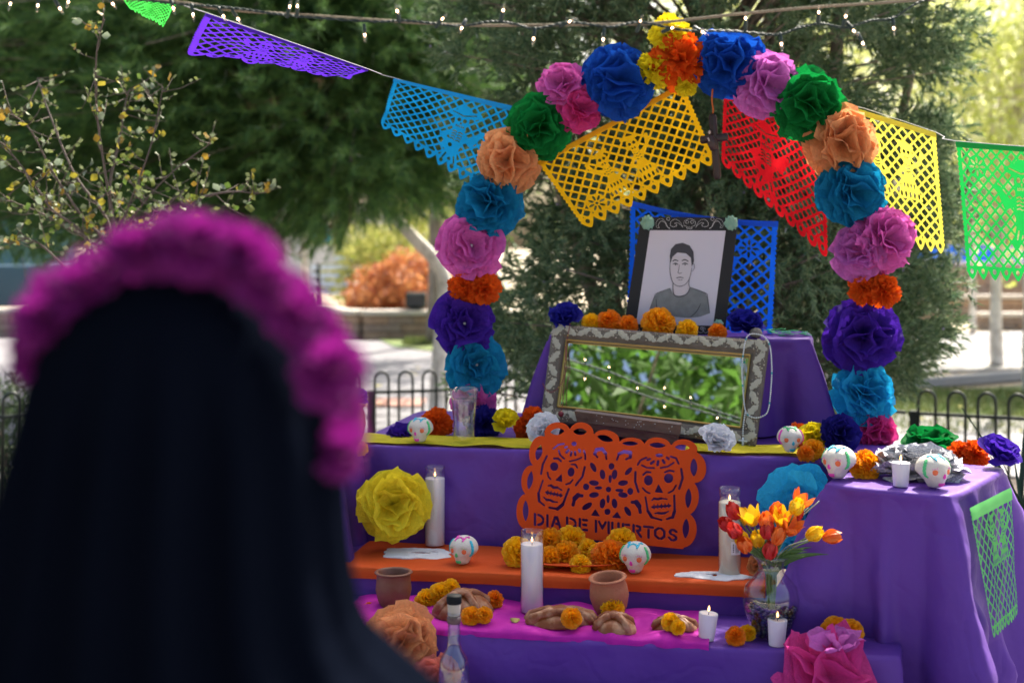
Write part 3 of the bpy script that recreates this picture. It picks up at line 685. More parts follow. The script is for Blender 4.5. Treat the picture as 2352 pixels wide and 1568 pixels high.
# ================================================================== the altar
# cloth-covered steps: a ring mesh, rounded edge, hanging sides with folds
def draped(name, label, corners, zt, zb, flare=.03, fold=.012, cornerflare=.05, seed=0, freq=9, top_noise=.0015, sag=0, creases=1.0):
    """corners counter-clockwise seen from above"""
    C = [Vector((c[0], c[1], 0)) for c in corners]; n = len(C); per = [(C[(i+1) % n]-C[i]).length for i in range(n)]; tot = sum(per)
    step = .012; samples = []
    for i in range(n):
        a, b = C[i], C[(i+1) % n]; k = max(4, int(per[i]/step)); d = (b-a).normalized(); nr = Vector((d.y, -d.x, 0))
        for j in range(k):
            t = j/k; s0 = t*per[i]; s1 = per[i]-s0
            near = min(s0, s1); w_ = math.exp(-(near/.05)**2)
            dn = Vector((C[i]-C[i-1])).normalized(); dp = (C[(i+2) % n]-b).normalized()
            if s0 < s1: cd = (dn - d); cd = (Vector((dn.y, -dn.x, 0))+nr).normalized(); 
            else: cd = (Vector((dp.y, -dp.x, 0))+nr).normalized()
            o = (nr*(1-w_)+cd*w_).normalized()
            # round the footprint corner slightly
            p = a+d*s0 - cd*w_*.012
            samples.append((p, o, w_, near, (sum(per[:i])+s0)))
    ctr = sum(C, Vector())/n; V = []; m = len(samples)
    rings = [(-1, .02), (-1, .25), (-1, .5), (-1, .75), (-1, .93), (-1, .985)]
    H = zt-zb; R = .012
    prof = []
    for t, sc in rings: prof.append(('top', sc))
    for q in range(1, 5): prof.append(('edge', q/4*PI/2))
    nd = max(6, int(H/.022))
    for q in range(1, nd+1): prof.append(('drop', q/nd))
    for kind, val in prof:
        for (p, o, w_, near, s) in samples:
            if kind == 'top':
                x = ctr+(p-ctr)*val; z = zt+top_noise*N3(x.x*14, x.y*14, seed)+top_noise*.6*N3(x.x*50, x.y*9, seed+4)
                V.append(Vector((x.x, x.y, z)))
            elif kind == 'edge':
                V.append(Vector((p.x, p.y, zt))+o*(R*math.sin(val))+Vector((0, 0, -R*(1-math.cos(val)))))
            else:
                d = val*H
                f1 = N3(s*freq, seed*3.1, d*.6)*1.0+.5*N3(s*freq*2.3, seed+9, d*1.5)
                cr = creases*(.35*N3(s*6+d*5, d*7, seed+20)+.22*abs(N3(s*14-d*9, d*12, seed+33)))
                amp = fold*(1-math.exp(-d/.07))*(.5+d*2.2)
                off = R+flare*d/.5+amp*f1+fold*.7*cr*min(1, d/.05)+cornerflare*w_*(1-math.exp(-d/.10))*(.3+d*1.8)
                gull = -.95*cornerflare*math.exp(-((near-.085)/.04)**2)*(.2+d*1.4)       # the valley beside a corner fold
                q_ = Vector((p.x, p.y, zt-d))+o*max(off+gull, .003)
                V.append(q_)
    faces = []
    L = len(prof)
    for r_ in range(L-1):
        for k in range(m): faces.append((r_*m+k, (r_+1)*m+k, (r_+1)*m+(k+1) % m, r_*m+(k+1) % m))
    faces.append(tuple(range(m)))
    o = obj(name, mesh(V, faces, M['cloth'])); tag(o, label, 'tablecloth'); return o
def rect(U0, U1, W0, W1): return [(AL(U, W, 0).x, AL(U, W, 0).y) for U, W in ((U0, W0), (U1, W0), (U1, W1), (U0, W1))]
zT, zM, zL, zB, zR = 1.02, .745, .67, .56, 1.318
UTr = UW(2075, 3.635)
draped('draped_table', 'purple cloth over the long upper step that carries the mirror', rect(-1.15, UTr, 3.635, 4.42), zT, .72, .004, .034, .01, 1, 4, .003, creases=2.2)
draped('draped_step', 'purple cloth over the middle step below the orange runner', rect(-1.25, UW(1768, 3.33), 3.33, 3.612), zM, .55, .0, .010, .01, 2, 6)
draped('draped_step', 'purple cloth over the lowest visible step with breads and votives', rect(-1.30, UW(2070, 3.06), 3.06, 3.318), zL, .50, .015, .024, .02, 3, 4, creases=2.0)
draped('draped_step', 'purple cloth over the bottom step under the clear bottle', rect(-1.30, .32, 2.60, 3.015), zB, .01, .03, .02, .03, 4, 5)
draped('draped_riser', 'purple cloth over the tall riser behind the mirror', rect(UW(1270, 4.0)-.012, UW(1862, 4.0), 4.0, 4.34), zR, zT+.006, .07, .014, .10, 5, 7, creases=1.6)
bc = [(.753, 3.15), (1.004, 2.99), (1.27, 3.37), (1.02, 3.53)]
draped('draped_box', 'purple cloth over the turned box on the right with skulls and votive', bc, zT+.004, .005, .05, .070, .14, 6, 6.5, .001, creases=1.6)
cl_ = rect(-1.75, UW(775, 3.45), 3.42, 3.90); draped('draped_box', 'purple cloth over the box at the left end behind the veil', cl_, zT-.006, .02, .04, .02, .10, 7, 7)

# paper runners and sheets
def runner(name, label, U0, U1, W0, W1, z, m, seed, hang=0, ragged=.01, wav=.004, nu=120, cat='cloth runner', lift=.0035):
    def fn(u, t):
        U = U0+(U1-U0)*u
        front = W0+ragged*N3(U*9, seed)+ragged*.5*N3(U*31, seed+3); back = W1+ragged*N3(U*7, seed+11)
        tot = (back-front)+hang; s = t*tot                       # s measured from the back edge
        bump_ = wav*(.5+N3(U*10, t*3, seed+5))*1.0
        if s <= back-front: Wc = back-s; zz = z+lift+max(0, bump_); 
        else:
            e = s-(back-front); Wc = front-.014-.006*(1+N3(U*8, e*9, seed)); zz = z+lift-e+.002
        if s > back-front-.012 and hang: Wc = min(Wc, front-.004)
        return AL(U, Wc, zz)
    v, f = grid(fn, nu, 22); o = obj(name, mesh(v, f, m)); tag(o, label, cat); return o
runner('paper_runner', 'orange paper runner with salt shapes covering the middle step', UW(800, 3.4), UW(1758, 3.33), 3.325, 3.60, zM, M['orange_cloth'], 2, hang=.030, ragged=.004)
runner('crepe_runner', 'yellow crepe paper strip under the water glass on the upper step', UW(800, 3.64), UW(1250, 3.7), 3.635, 3.80, zT, M['crepe_yellow'], 3, ragged=.012, wav=.006)
runner('crepe_runner', 'yellow crepe paper strip in front of the mirror by the white flower', UW(1575, 3.7), UW(1900, 3.64), 3.640, 3.79, zT, M['crepe_yellow'], 5, ragged=.02, wav=.009)
runner('crepe_runner', 'small yellow crepe piece beside the skull on the right box', UW(1900, 3.55)-.0, UW(2010, 3.55), 3.50, 3.60, zT+.010, M['crepe_yellow'], 7, ragged=.012, wav=.006)
runner('crepe_sheet', 'magenta crepe paper sheet lying under the breads', UW(800, 3.2), UW(1630, 3.1), 3.068, 3.30, zL, M['crepe_magenta'], 9, hang=.012, ragged=.022, wav=.016)

# ------------------------------------------------------------------ papel picado and the cut plaque: marching squares over a mask
def cut_sheet(mask, nu, nv, place, m, thick=0.0):
    """mask(u,v) arrays -> signed paper (>0); place(u,v) -> world point"""
    us = np.linspace(0, 1, nu+1); vs = np.linspace(0, 1, nv+1); Ug, Vg = np.meshgrid(us, vs); Z = mask(Ug, Vg)
    V = []; Fc = []; idx = {}
    def vid(key, u, v):
        if key not in idx: idx[key] = len(V); V.append(place(u, v))
        return idx[key]
    inn = Z > 0
    for j in range(nv):
        for i in range(nu):
            a, b, c, d = inn[j, i], inn[j, i+1], inn[j+1, i+1], inn[j+1, i]
            if not (a or b or c or d): continue
            cs = ((i, j), (i+1, j), (i+1, j+1), (i, j+1)); poly = []
            for k in range(4):
                p, q = cs[k], cs[(k+1) % 4]; zp, zq = Z[p[1], p[0]], Z[q[1], q[0]]
                if zp > 0: poly.append(vid(p, us[p[0]], vs[p[1]]))
                if (zp > 0) != (zq > 0):
                    t = zp/(zp-zq); key = (min(p, q), max(p, q))
                    poly.append(vid(key, us[p[0]]+(us[q[0]]-us[p[0]])*t, vs[p[1]]+(vs[q[1]]-vs[p[1]])*t))
            if len(poly) >= 3: Fc.append(tuple(poly))
    me = mesh(V, Fc, m)
    return me
def seg(x, y, a, b, r):
    ax, ay = a; bx, by = b; dx, dy = bx-ax, by-ay; L = dx*dx+dy*dy+1e-9
    t = np.clip(((x-ax)*dx+(y-ay)*dy)/L, 0, 1); return r-np.hypot(x-ax-t*dx, y-ay-t*dy)
def pl(x, y, pts, r, taper=0):
    o = -1e9
    n = len(pts)-1
    for i in range(n):
        rr = r if not taper else r*(.45+.9*math.sin(PI*(i+.5)/n))
        o = np.maximum(o, seg(x, y, pts[i], pts[i+1], rr))
    return o
def ell(x, y, cx, cy, rx, ry, rot=0):
    c, s = math.cos(rot), math.sin(rot); X_, Y_ = (x-cx)*c+(y-cy)*s, -(x-cx)*s+(y-cy)*c
    return (1-np.sqrt((X_/rx)**2+(Y_/ry)**2))*min(rx, ry)
def poly(x, y, pts):
    ins = np.zeros(x.shape, bool); dist = np.full(x.shape, 1e9); n = len(pts)
    for i in range(n):
        (x1, y1), (x2, y2) = pts[i], pts[(i+1) % n]
        c = ((y1 > y) != (y2 > y)) & (x < (x2-x1)*(y-y1)/((y2-y1) or 1e-9)+x1); ins ^= c
        dist = np.minimum(dist, -seg(x, y, pts[i], pts[(i+1) % n], 0))
    return np.where(ins, dist, -dist)
def banner_mask(fig, W=40, H=29, cell=3.3, scal='point', band=True):
    """paper coordinates in centimetres, W wide and H high"""
    def mask(u, v):
        x = u*W; y = v*H; bot = H-3.2
        per = W/10
        # outline: small scallops at the sides, points or scallops below
        side = .45*np.abs(np.sin(y*PI/1.35)); left = x-(.5-side); right = (W-.5+side)-x
        ph = (x % per)/per
        if scal == 'point': bl = bot+.4+2.7*(1-np.abs(ph*2-1)**1.5)
        else: bl = bot+.4+2.6*np.sqrt(np.clip(1-(ph*2-1)**2, 0, 1))
        out = np.minimum(np.minimum(left, right), bl-y)
        frame = np.maximum(np.maximum(1.5-x, x-(W-1.5)), y-(bot-.45)) if band else np.maximum(np.maximum(.9-x, x-(W-.9)), y-(bot-.45))
        frame = np.maximum(frame, 1.6-y)
        a = (x+y) % cell; b_ = (x-y) % cell
        lat = .31-np.minimum(np.minimum(a, cell-a), np.minimum(b_, cell-b_))/1.414
        f = np.maximum(frame, lat)
        so, ho = fig(x, y, W, H)
        f = np.maximum(f, so); f = np.minimum(f, -ho)
        # triangular cut in each point
        tri = ell(ph*per, y, per/2, bot+.9, .62, .75); f = np.minimum(f, -tri)
        for k in range(int(W/per)):                       # little diamonds above the points
            f = np.minimum(f, -ell(x, y, per*k, bot-.1, .0001, .0001))
        return np.minimum(out, f)
    return mask
def fig_mariachi(ox, oy, s=1.0, flip=1):
    def g(x, y, W, H):
        X_ = (x-ox)/s*flip; Y_ = (y-oy)/s
        so = np.maximum(ell(X_, Y_, 0, -7.2, 5.2, 1.35, -.1), ell(X_, Y_, 0, -8.2, 2.1, 2.0))
        so = np.maximum(so, ell(X_, Y_, 0, -4.6, 2.3, 2.8)); so = np.maximum(so, seg(X_, Y_, (0, -2), (.3, 6), 2.1))
        so = np.maximum(so, pl(X_, Y_, [(-1.5, -.5), (-4.5, 2), (-1.5, 4.2)], .85)); so = np.maximum(so, pl(X_, Y_, [(1.5, -.5), (5, 1.6), (7, -2.6)], .85))
        so = np.maximum(so, ell(X_, Y_, -.5, 4.0, 3.6, 2.2, -.5)); so = np.maximum(so, seg(X_, Y_, (0, 4), (7.5, -3.2), .5))
        so = np.maximum(so, pl(X_, Y_, [(-1, 6), (-2.4, 11)], 1.1)); so = np.maximum(so, pl(X_, Y_, [(1, 6), (2.6, 11)], 1.1))
        ho = np.maximum(ell(X_, Y_, -.9, -5, .62, .7), ell(X_, Y_, .9, -5, .62, .7)); ho = np.maximum(ho, ell(X_, Y_, 0, -3.9, .3, .45))
        for k in range(5): ho = np.maximum(ho, seg(X_, Y_, (-1.2+k*.6, -3.1), (-1.2+k*.6, -2.5), .17))
        for k in range(4):
            ho = np.maximum(ho, pl(X_, Y_, [(-1.7, -.6+k*.95), (-.9, -.9+k*.95), (-.25, -.5+k*.95)], .2)); ho = np.maximum(ho, pl(X_, Y_, [(1.7, -.6+k*.95), (.9, -.9+k*.95), (.3, -.5+k*.95)], .2))
        ho = np.maximum(ho, ell(X_, Y_, -1, 4.4, .7, .7)); ho = np.maximum(ho, pl(X_, Y_, [(-3.6, -7.3), (0, -6.6), (3.6, -7.9)], .18))
        ho = np.maximum(ho, seg(X_, Y_, (-1.4, 7.6), (-2, 9.6), .25)); ho = np.maximum(ho, seg(X_, Y_, (1.6, 7.6), (2.2, 9.6), .25))
        return so*s, ho*s
    return g
def fig_dancers(ox, oy, s=1.0, flip=1):
    def g(x, y, W, H):
        so = -1e9; ho = -1e9
        for k, q in ((-1, -5.5), (1, 5.5)):
            X_ = ((x-ox)/s-q)*k*flip; Y_ = (y-oy)/s
            so = np.maximum(so, ell(X_, Y_, 0, -5.6, 2.0, 2.4)); so = np.maximum(so, seg(X_, Y_, (0, -3), (0, 1.5), 1.3))
            so = np.maximum(so, poly(X_, Y_, [(-1.2, 0), (1.2, 0), (4.6, 8.2), (-4.6, 8.2)])); so = np.maximum(so, pl(X_, Y_, [(1, -1.5), (4.2, -3.2), (5.4, -6.5)], .6))
            so = np.maximum(so, pl(X_, Y_, [(-1, -1.5), (-3.8, 1.2), (-1.2, 2.2)], .6)); so = np.maximum(so, ell(X_, Y_, -.2, -8.2, 3.0, .8, .2))
            ho = np.maximum(ho, np.maximum(ell(X_, Y_, -.75, -6, .5, .6), ell(X_, Y_, .75, -6, .5, .6)))
            for j in range(4): ho = np.maximum(ho, seg(X_, Y_, (-.8+j*.55, -4.5), (-.8+j*.55, -4.0), .15))
            for j in range(5): ho = np.maximum(ho, ell(X_, Y_, -3.2+j*1.6, 6.9, .4, .9))
            for j in range(4): ho = np.maximum(ho, ell(X_, Y_, -1.8+j*1.2, 4.1, .3, .8))
            for j in range(3): ho = np.maximum(ho, pl(X_, Y_, [(-.9, -2.2+j), (0, -1.9+j), (.9, -2.2+j)], .16))
        return so*s, ho*s
    return g
def fig_flower(ox, oy, s=1.0, base=None):
    def g(x, y, W, H):
        X_ = (x-ox)/s; Y_ = (y-oy)/s; so = ell(X_, Y_, 0, 0, 3.3, 3.3); ho = ell(X_, Y_, 0, 0, .5, .5)
        for k in range(8):
            a = k*PI/4; ho = np.maximum(ho, ell(X_, Y_, 1.9*math.cos(a), 1.9*math.sin(a), 1.0, .38, a))
        so, ho = so*s, ho*s
        if base:
            s2, h2 = base(x, y, W, H); so = np.maximum(so, s2); ho = np.maximum(ho, h2)
        return so, ho
    return g
def quad_place(q, rip=0, seed=0, W=.4, sag=0, curl=0):
    a, b, c, d = q                                         # TL TR BR BL
    n = (b-a).cross(d-a).normalized()
    def pl_(u, v):
        p = (a*(1-u)+b*u)*(1-v)+(d*(1-u)+c*u)*v
        r_ = rip*(N3(u*3.3+seed, v*1.5)+.5*N3(u*7, v*4, seed))*(.35+v)
        p = p+n*(r_+curl*math.sin(PI*u)*(v**1.5)); p.z -= sag*4*u*(1-u)*(1-v); return p
    return pl_
def banner(label, pts, fig, col, rip=.02, seed=0, W=40, H=29, scal='point', sag=0, cell=3.3, band=True, hem=.055, curl=0, res=150):
    q = [PW(*p) for p in pts] if isinstance(pts[0], tuple) else pts
    place = quad_place(q, rip, seed, sag=sag, curl=curl)
    root = thing('paper_banner', label, 'paper banner', q[0], group='papel picado banners')
    m = mat('banner_'+label[:22], col, rough=.7, trans=.5, bump=.05, bscale=60, spec=.1)
    me = cut_sheet(banner_mask(fig, W, H, cell, scal, band), res, int(res*H/W), place, m)
    obj('cut_paper', me, root)
    n = (q[1]-q[0]).cross(q[3]-q[0]).normalized()
    if n.y > 0: n = -n
    v, f = grid(lambda u, t: place(u, t*hem*29/H)+n*(.0025 if t > .02 else .0005), 40, 3)
    obj('folded_hem', mesh(v, f, mat('hem_'+label[:22], [c*.9 for c in col], rough=.7, trans=.12, spec=.3)), root)
    return root
BC = {'sky': (.01, .36, .80), 'amber': (.96, .50, .008), 'red': (.66, .010, .018), 'yellow': (.82, .72, .08), 'green': (.012, .36, .06), 'blue': (.008, .12, .85), 'violet': (.085, .02, .45), 'lime': (.14, .62, .15)}
Wb = 3.97
banner('sky blue papel picado banner hanging left of the flower arch', [(905, 180, 4.08), (1205, 250, 4.05), (1120, 455, 4.05), (872, 290, 4.08)], fig_mariachi(24, 14, 1.0), BC['sky'], .014, 1, W=40, H=27)
banner('amber papel picado banner inside the arch above the portrait', [(1232, 372, 4.02), (1568, 190, 4.02), (1648, 375, 4.0), (1345, 530, 4.0)], fig_flower(7.5, 20, .9, fig_dancers(20, 14, .85)), BC['amber'], .008, 2, W=44, H=26)
banner('red papel picado banner inside the arch right of the crucifix', [(1662, 200, 4.04), (1898, 340, 4.04), (1902, 600, 4.02), (1655, 375, 4.02)], fig_mariachi(16, 14, 1.05), BC['red'], .010, 3, W=38, H=30, scal='round', cell=3.0)
banner('pale yellow papel picado banner right of the arch', [(1900, 228, 4.06), (2150, 305, 4.05), (2172, 585, 4.05), (1950, 545, 4.07)], fig_dancers(20, 14, .95), BC['yellow'], .012, 4, W=36, H=36)
banner('green papel picado banner at the right edge of the picture', [(2195, 325, 3.45), (2480, 345, 3.35), (2490, 655, 3.3), (2222, 642, 3.4)], fig_flower(6.5, 6.5, .95, fig_mariachi(21, 15, 1.1, -1)), BC['green'], .008, 5, W=40, H=37, sag=0)
banner('royal blue papel picado banner standing behind the portrait', [(1447, 460, 4.26), (1788, 508, 4.20), (1774, 786, 4.20), (1440, 722, 4.26)], fig_flower(31, 8, .9, fig_mariachi(19, 15, 1.2)), BC['blue'], .010, 6, W=38, H=33, scal='round', sag=.016)
banner('purple papel picado banner seen nearly edge on at the upper left', [P(472, 30, 2.95), P(846, 160, 3.5), P(800, 181, 3.70), P(424, 122, 3.15)], fig_dancers(20, 14, .9), BC['violet'], .012, 7, W=40, H=26, scal='round')
banner('bright green papel picado banner at the top left corner behind the light string', [P(262, -35, 2.7), P(408, 8, 2.9), P(376, 58, 3.0), P(300, 26, 2.9)], fig_flower(20, 13, 1.0), (.06, .62, .08), .006, 8, W=40, H=28)
lq = [Vector(((px-CX)/F*d, d, CAMZ-(py-HY)/F*d))+Vector((.006, -.042, 0)) for px, py, d in ((2206, 1158, 3.005), (2301, 1112, 3.27), (2318, 1400, 3.26), (2262, 1455, 3.06))]
banner('lime green papel picado banner pinned on the side of the right box', lq, fig_dancers(20, 13, .9), BC['lime'], .004, 9, W=34, H=40, scal='round', hem=.13, band=False, cell=4.4)
# the strings they hang from
def cord(name, label, pts, r, m, cat='string', k=5):
    v, f = tube(smooth_path(pts, k), r, 5); o = obj(name, mesh(v, f, m)); tag(o, label, cat); return o
cord('banner_string', 'thin white string carrying the papel picado across the arch', [P(150, -80, 2.4), P(262, -36, 2.7), P(472, 29, 2.95), P(846, 159, 3.5), PW(905, 179, 4.08), PW(1205, 249, 4.055), PW(1570, 188, 4.03), PW(1662, 199, 4.05), PW(1898, 226, 4.065), PW(2150, 304, 4.055), PW(2195, 324, 3.46), PW(2600, 352, 3.3)], .0011, M['string'], k=3)

# orange cut plaque, drawn in the coordinates of its own face
def plaque_mask(u, v):
    x = 20+u*2140; y = 80+v*1440
    body = poly(x, y, [(355, 262), (620, 232), (900, 235), (1170, 318), (1450, 345), (1750, 352), (2005, 402), (1985, 780), (1955, 1120), (1880, 1500), (150, 1322), (165, 1180), (165, 900), (235, 570)])
    o = body
    for (cx, cy, rx, ry, ro) in ((500, 222, 142, 112, -.1), (765, 222, 130, 112, .15), (1038, 285, 142, 90, .2), (1315, 352, 140, 76, .05), (1598, 360, 142, 86, .05), (1892, 392, 142, 100, .15),
                                 (1992, 598, 138, 175, -.2), (1925, 935, 125, 190, .1), (1888, 1290, 138, 190, .1), (298, 428, 108, 172, .2), (200, 745, 100, 165, .1), (145, 1085, 98, 190, .02)):
        o = np.maximum(o, ell(x, y, cx, cy, rx, ry, ro))
    h = -1e9
    def lens(cx, cy, rx, ry, ro=0):
        c, s = math.cos(ro), math.sin(ro); X_, Y_ = (x-cx)*c+(y-cy)*s, -(x-cx)*s+(y-cy)*c
        if rx >= ry: R_ = (rx*rx+ry*ry)/(2*ry); return R_-np.hypot(X_, np.abs(Y_)+(R_-ry))
        R_ = (rx*rx+ry*ry)/(2*rx); return R_-np.hypot(np.abs(X_)+(R_-rx), Y_)
    for q in ((500, 212, 78, 35, -.1), (748, 212, 76, 36, .02), (1022, 285, 92, 34, .28), (1297, 340, 92, 24, .02), (1597, 358, 92, 28, .05), (1868, 380, 82, 30, .05), (1995, 600, 38, 102, 0), (1935, 940, 34, 112, .05), (1907, 1272, 36, 112, .05),
              (296, 442, 36, 88, .25), (198, 745, 32, 104, .15), (150, 1080, 32, 118, 0)): h = np.maximum(h, lens(*q))
    E = [(465, 595, 45, 47, 0), (650, 655, 38, 50, .1), (1497, 745, 48, 55, 0), (1718, 722, 50, 52, 0), (683, 345, 28, 24, 0), (1617, 470, 42, 20, 0), (1060, 845, 29, 30, 0),
         (1077, 730, 17, 46, 0), (950, 828, 42, 18, 0), (1180, 855, 46, 18, .05), (1055, 950, 17, 46, 0), (893, 602, 26, 58, -.5), (1092, 592, 32, 36, 0), (1280, 645, 24, 54, .75), (815, 817, 34, 36, 0), (1298, 866, 32, 38, 0),
         (825, 1030, 30, 62, 1.0), (1270, 1085, 28, 58, -.55), (1048, 1090, 34, 34, 0)]
    for q in E: h = np.maximum(h, ell(x, y, *q))
    for k in range(8):
        a = PI/8+k*PI/4; h = np.maximum(h, ell(x, y, 1060+172*math.cos(a), 840+172*math.sin(a), 54, 30, a+.25*(1 if k % 2 else -1)))
    for tri in ([(915, 1065), (872, 1130), (962, 1138)], [(1155, 1092), (1102, 1152), (1195, 1160)], [(545, 680), (482, 745), (552, 762)], [(1608, 790), (1570, 872), (1655, 880)]): h = np.maximum(h, poly(x, y, tri)+3)
    Lr = [([(385, 480), (340, 570), (320, 675)], 11), ([(800, 600), (775, 705), (702, 800)], 11), ([(392, 660), (400, 705), (425, 735)], 9), ([(595, 790), (640, 778), (668, 742)], 9), ([(635, 538), (710, 520), (765, 495)], 9), ([(340, 750), (292, 890), (300, 975), (355, 1020)], 11),
          ([(625, 842), (560, 1010), (500, 1060), (415, 1045)], 14), ([(398, 805), (430, 803), (460, 825), (500, 825), (548, 855)], 11), ([(350, 930), (380, 960), (420, 962), (450, 980), (500, 985)], 10), ([(462, 508), (505, 505), (538, 535)], 11), ([(655, 572), (695, 572), (718, 608)], 9), ([(790, 420), (805, 470), (805, 515)], 10),
          ([(455, 400), (510, 355), (570, 345)], 9), ([(515, 420), (530, 470), (575, 510)], 9), ([(600, 440), (622, 415)], 11), ([(645, 475), (655, 435)], 9), ([(692, 435), (697, 468)], 9), ([(738, 412), (745, 430)], 11), ([(585, 385), (605, 378)], 9),
          ([(1355, 655), (1352, 760), (1388, 872)], 12), ([(1857, 620), (1872, 720), (1835, 835)], 12), ([(1380, 575), (1410, 525), (1475, 495)], 10), ([(1740, 482), (1800, 500), (1828, 560)], 10), ([(1425, 580), (1480, 606), (1560, 610)], 9), ([(1630, 608), (1710, 592), (1775, 550)], 9),
          ([(1435, 830), (1470, 868), (1510, 887)], 9), ([(1720, 880), (1768, 855), (1800, 800)], 9), ([(1440, 685), (1475, 652), (1520, 657)], 10), ([(1680, 657), (1725, 635), (1775, 645)], 10), ([(1465, 930), (1490, 1080), (1535, 1150), (1640, 1180)], 12), ([(1780, 910), (1785, 1080), (1762, 1148), (1700, 1168)], 13),
          ([(1535, 965), (1560, 945), (1600, 950), (1640, 942), (1700, 950)], 10), ([(1568, 1108), (1600, 1102), (1640, 1108), (1680, 1102), (1715, 1085)], 10), ([(1527, 560), (1555, 538)], 11), ([(1603, 535), (1597, 575)], 11), ([(1655, 525), (1672, 550)], 11), ([(1488, 520), (1515, 510)], 10), ([(1700, 495), (1720, 508)], 10),
          ([(938, 492), (908, 455), (930, 408), (990, 402), (1028, 450), (1037, 512)], 15), ([(1152, 520), (1175, 455), (1230, 430), (1300, 440), (1300, 492), (1252, 515)], 15), ([(672, 1015), (690, 945), (725, 910), (770, 915)], 20), ([(1320, 985), (1365, 985), (1395, 1030), (1408, 1095)], 20)]
    for pts, r_ in Lr: h = np.maximum(h, pl(x, y, pts, r_, 1))
    h = np.maximum(h, pl(x, y, [(375, 878), (550, 915)], 11)); h = np.maximum(h, pl(x, y, [(1540, 1038), (1735, 1022)], 12))
    for k in range(5):
        h = np.maximum(h, seg(x, y, (395+k*36, 860+k*7), (388+k*36, 905+k*7), 6)); h = np.maximum(h, seg(x, y, (1558+k*40, 1010-k*3), (1560+k*40, 1058-k*3), 6))
    # lettering DIA DE MUERTOS, stencil style, letters 135 high
    def let(ch, x0, w_):
        sl = .112; y0 = 1105+(x0-240)*sl; X_ = (x-x0)/w_; Y_ = (y-(y0+(x-x0)*sl))/135; A = w_; B = 135; r_ = 13.5
        def S_(pts): return pl(X_*A, Y_*B, [(p[0]*A, p[1]*B) for p in pts], r_)
        q = {'D': [[(.12, .06), (.12, .94)], [(.45, .1), (.75, .18), (.92, .4)], [(.92, .6), (.75, .82), (.45, .9)]], 'I': [[(.5, .06), (.5, .94)]],
             'A': [[(.42, .12), (.08, .94)], [(.6, .12), (.92, .94)], [(.5, .66), (.68, .66)]], 'E': [[(.15, .06), (.15, .94)], [(.5, .1), (.9, .1)], [(.5, .5), (.82, .5)], [(.5, .9), (.9, .9)]],
             'M': [[(.08, .06), (.08, .94)], [(.28, .1), (.5, .62)], [(.5, .62), (.72, .1)], [(.92, .06), (.92, .94)]], 'U': [[(.12, .06), (.12, .65), (.3, .9)], [(.88, .06), (.88, .65), (.62, .92)]],
             'R': [[(.12, .06), (.12, .94)], [(.45, .1), (.8, .15), (.8, .42), (.48, .5)], [(.55, .6), (.9, .94)]], 'T': [[(.02, .08), (.98, .08)], [(.5, .32), (.5, .94)]],
             'O': [[(.4, .08), (.12, .3), (.12, .7), (.4, .92)], [(.62, .08), (.88, .3), (.88, .7), (.62, .92)]], 'S': [[(.85, .22), (.62, .08), (.35, .1), (.15, .28), (.3, .44)], [(.55, .5), (.82, .64), (.82, .82), (.55, .92)], [(.1, .75), (.32, .92)]]}[ch]
        o_ = -1e9
        for s_ in q: o_ = np.maximum(o_, S_(s_))
        return o_
    for ch, x0, w_ in (('D', 240, 112), ('I', 372, 36), ('A', 432, 106), ('D', 592, 116), ('E', 730, 104), ('M', 910, 165), ('U', 1092, 88), ('E', 1206, 90), ('R', 1322, 104), ('T', 1448, 100), ('O', 1556, 130), ('S', 1712, 106)): h = np.maximum(h, let(ch, x0, w_))
    return np.minimum(o, -h)
pd = dW(1400, 3.60)                                      # leans against the face of the upper step
p0 = P(1400, 1240, pd-.05); pn = Vector((-sa*.97, -ca*.97, .25)).normalized()
def plaque_place(u, v):
    x = 20+u*2140; y = 80+v*1440
    p = on_plane((2050+x/2.7506)*.5742, (1650+y/2.7506)*.5742, p0, pn)
    return p+pn*(.010*math.sin(u*PI*1.1+.3)+.004*N3(u*3, v*2))
M['plaque'] = mat('orange_card', (.68, .075, .010), rough=.75, bump=.04, bscale=200, trans=.05, spec=.15)
pq = obj('cut_plaque', cut_sheet(plaque_mask, 300, 204, plaque_place, M['plaque'])); tag(pq, 'orange card plaque cut with two skulls and the words DIA DE MUERTOS', 'plaque')
md = pq.modifiers.new('thickness', 'SOLIDIFY'); md.thickness = .0016; md.offset = 0

# ------------------------------------------------------------------ paper flowers: petals as parts
def petal_mesh(seed, wid=.62, kind='tissue'):
    r = random.Random(seed); nr, nw = 6, 8; ph = r.uniform(0, 6); k = r.choice([2, 2.5, 3.2]); v = []
    curl = r.uniform(-.05, .22); cup = r.uniform(.10, .3); A = r.uniform(.06, .12)
    for i in range(nr+1):
        t = i/nr; w_ = wid*(.12+.88*math.sin(min(1, t*1.12)*PI/2)**.8)
        for j in range(nw+1):
            s = j/nw*2-1
            L = t*(1-.17*s*s*(t > .5)*t)+(.05*N3(s*3.5+seed, 7.7)+.035*N3(s*9+seed, 2))*t**3
            if kind == 'serrated' and i == nr: L += .035*(1 if j % 2 else -1)
            x = s*w_*(1-.12*abs(N3(seed, t*3)))
            y = cup*(s*s)*w_*.6*(-1)+A*t**1.5*math.sin(k*s*PI*.8+ph)+.05*N3(s*2.4, t*2.5, seed)+curl*t*t
            v.append((x, y, L))
    f = [(i*(nw+1)+j, i*(nw+1)+j+1, (i+1)*(nw+1)+j+1, (i+1)*(nw+1)+j) for i in range(nr) for j in range(nw)]
    return v, f
PV = [petal_mesh(s) for s in range(8)]; PN = [petal_mesh(s+50, .34, 'serrated') for s in range(6)]; PC = {}
def petal_data(var, key, narrow):
    k = (var, key, narrow)
    if k not in PC:
        v, f = (PN if narrow else PV)[var]; PC[k] = mesh(v, f, T(key))
    return PC[k]
fr = random.Random(99)
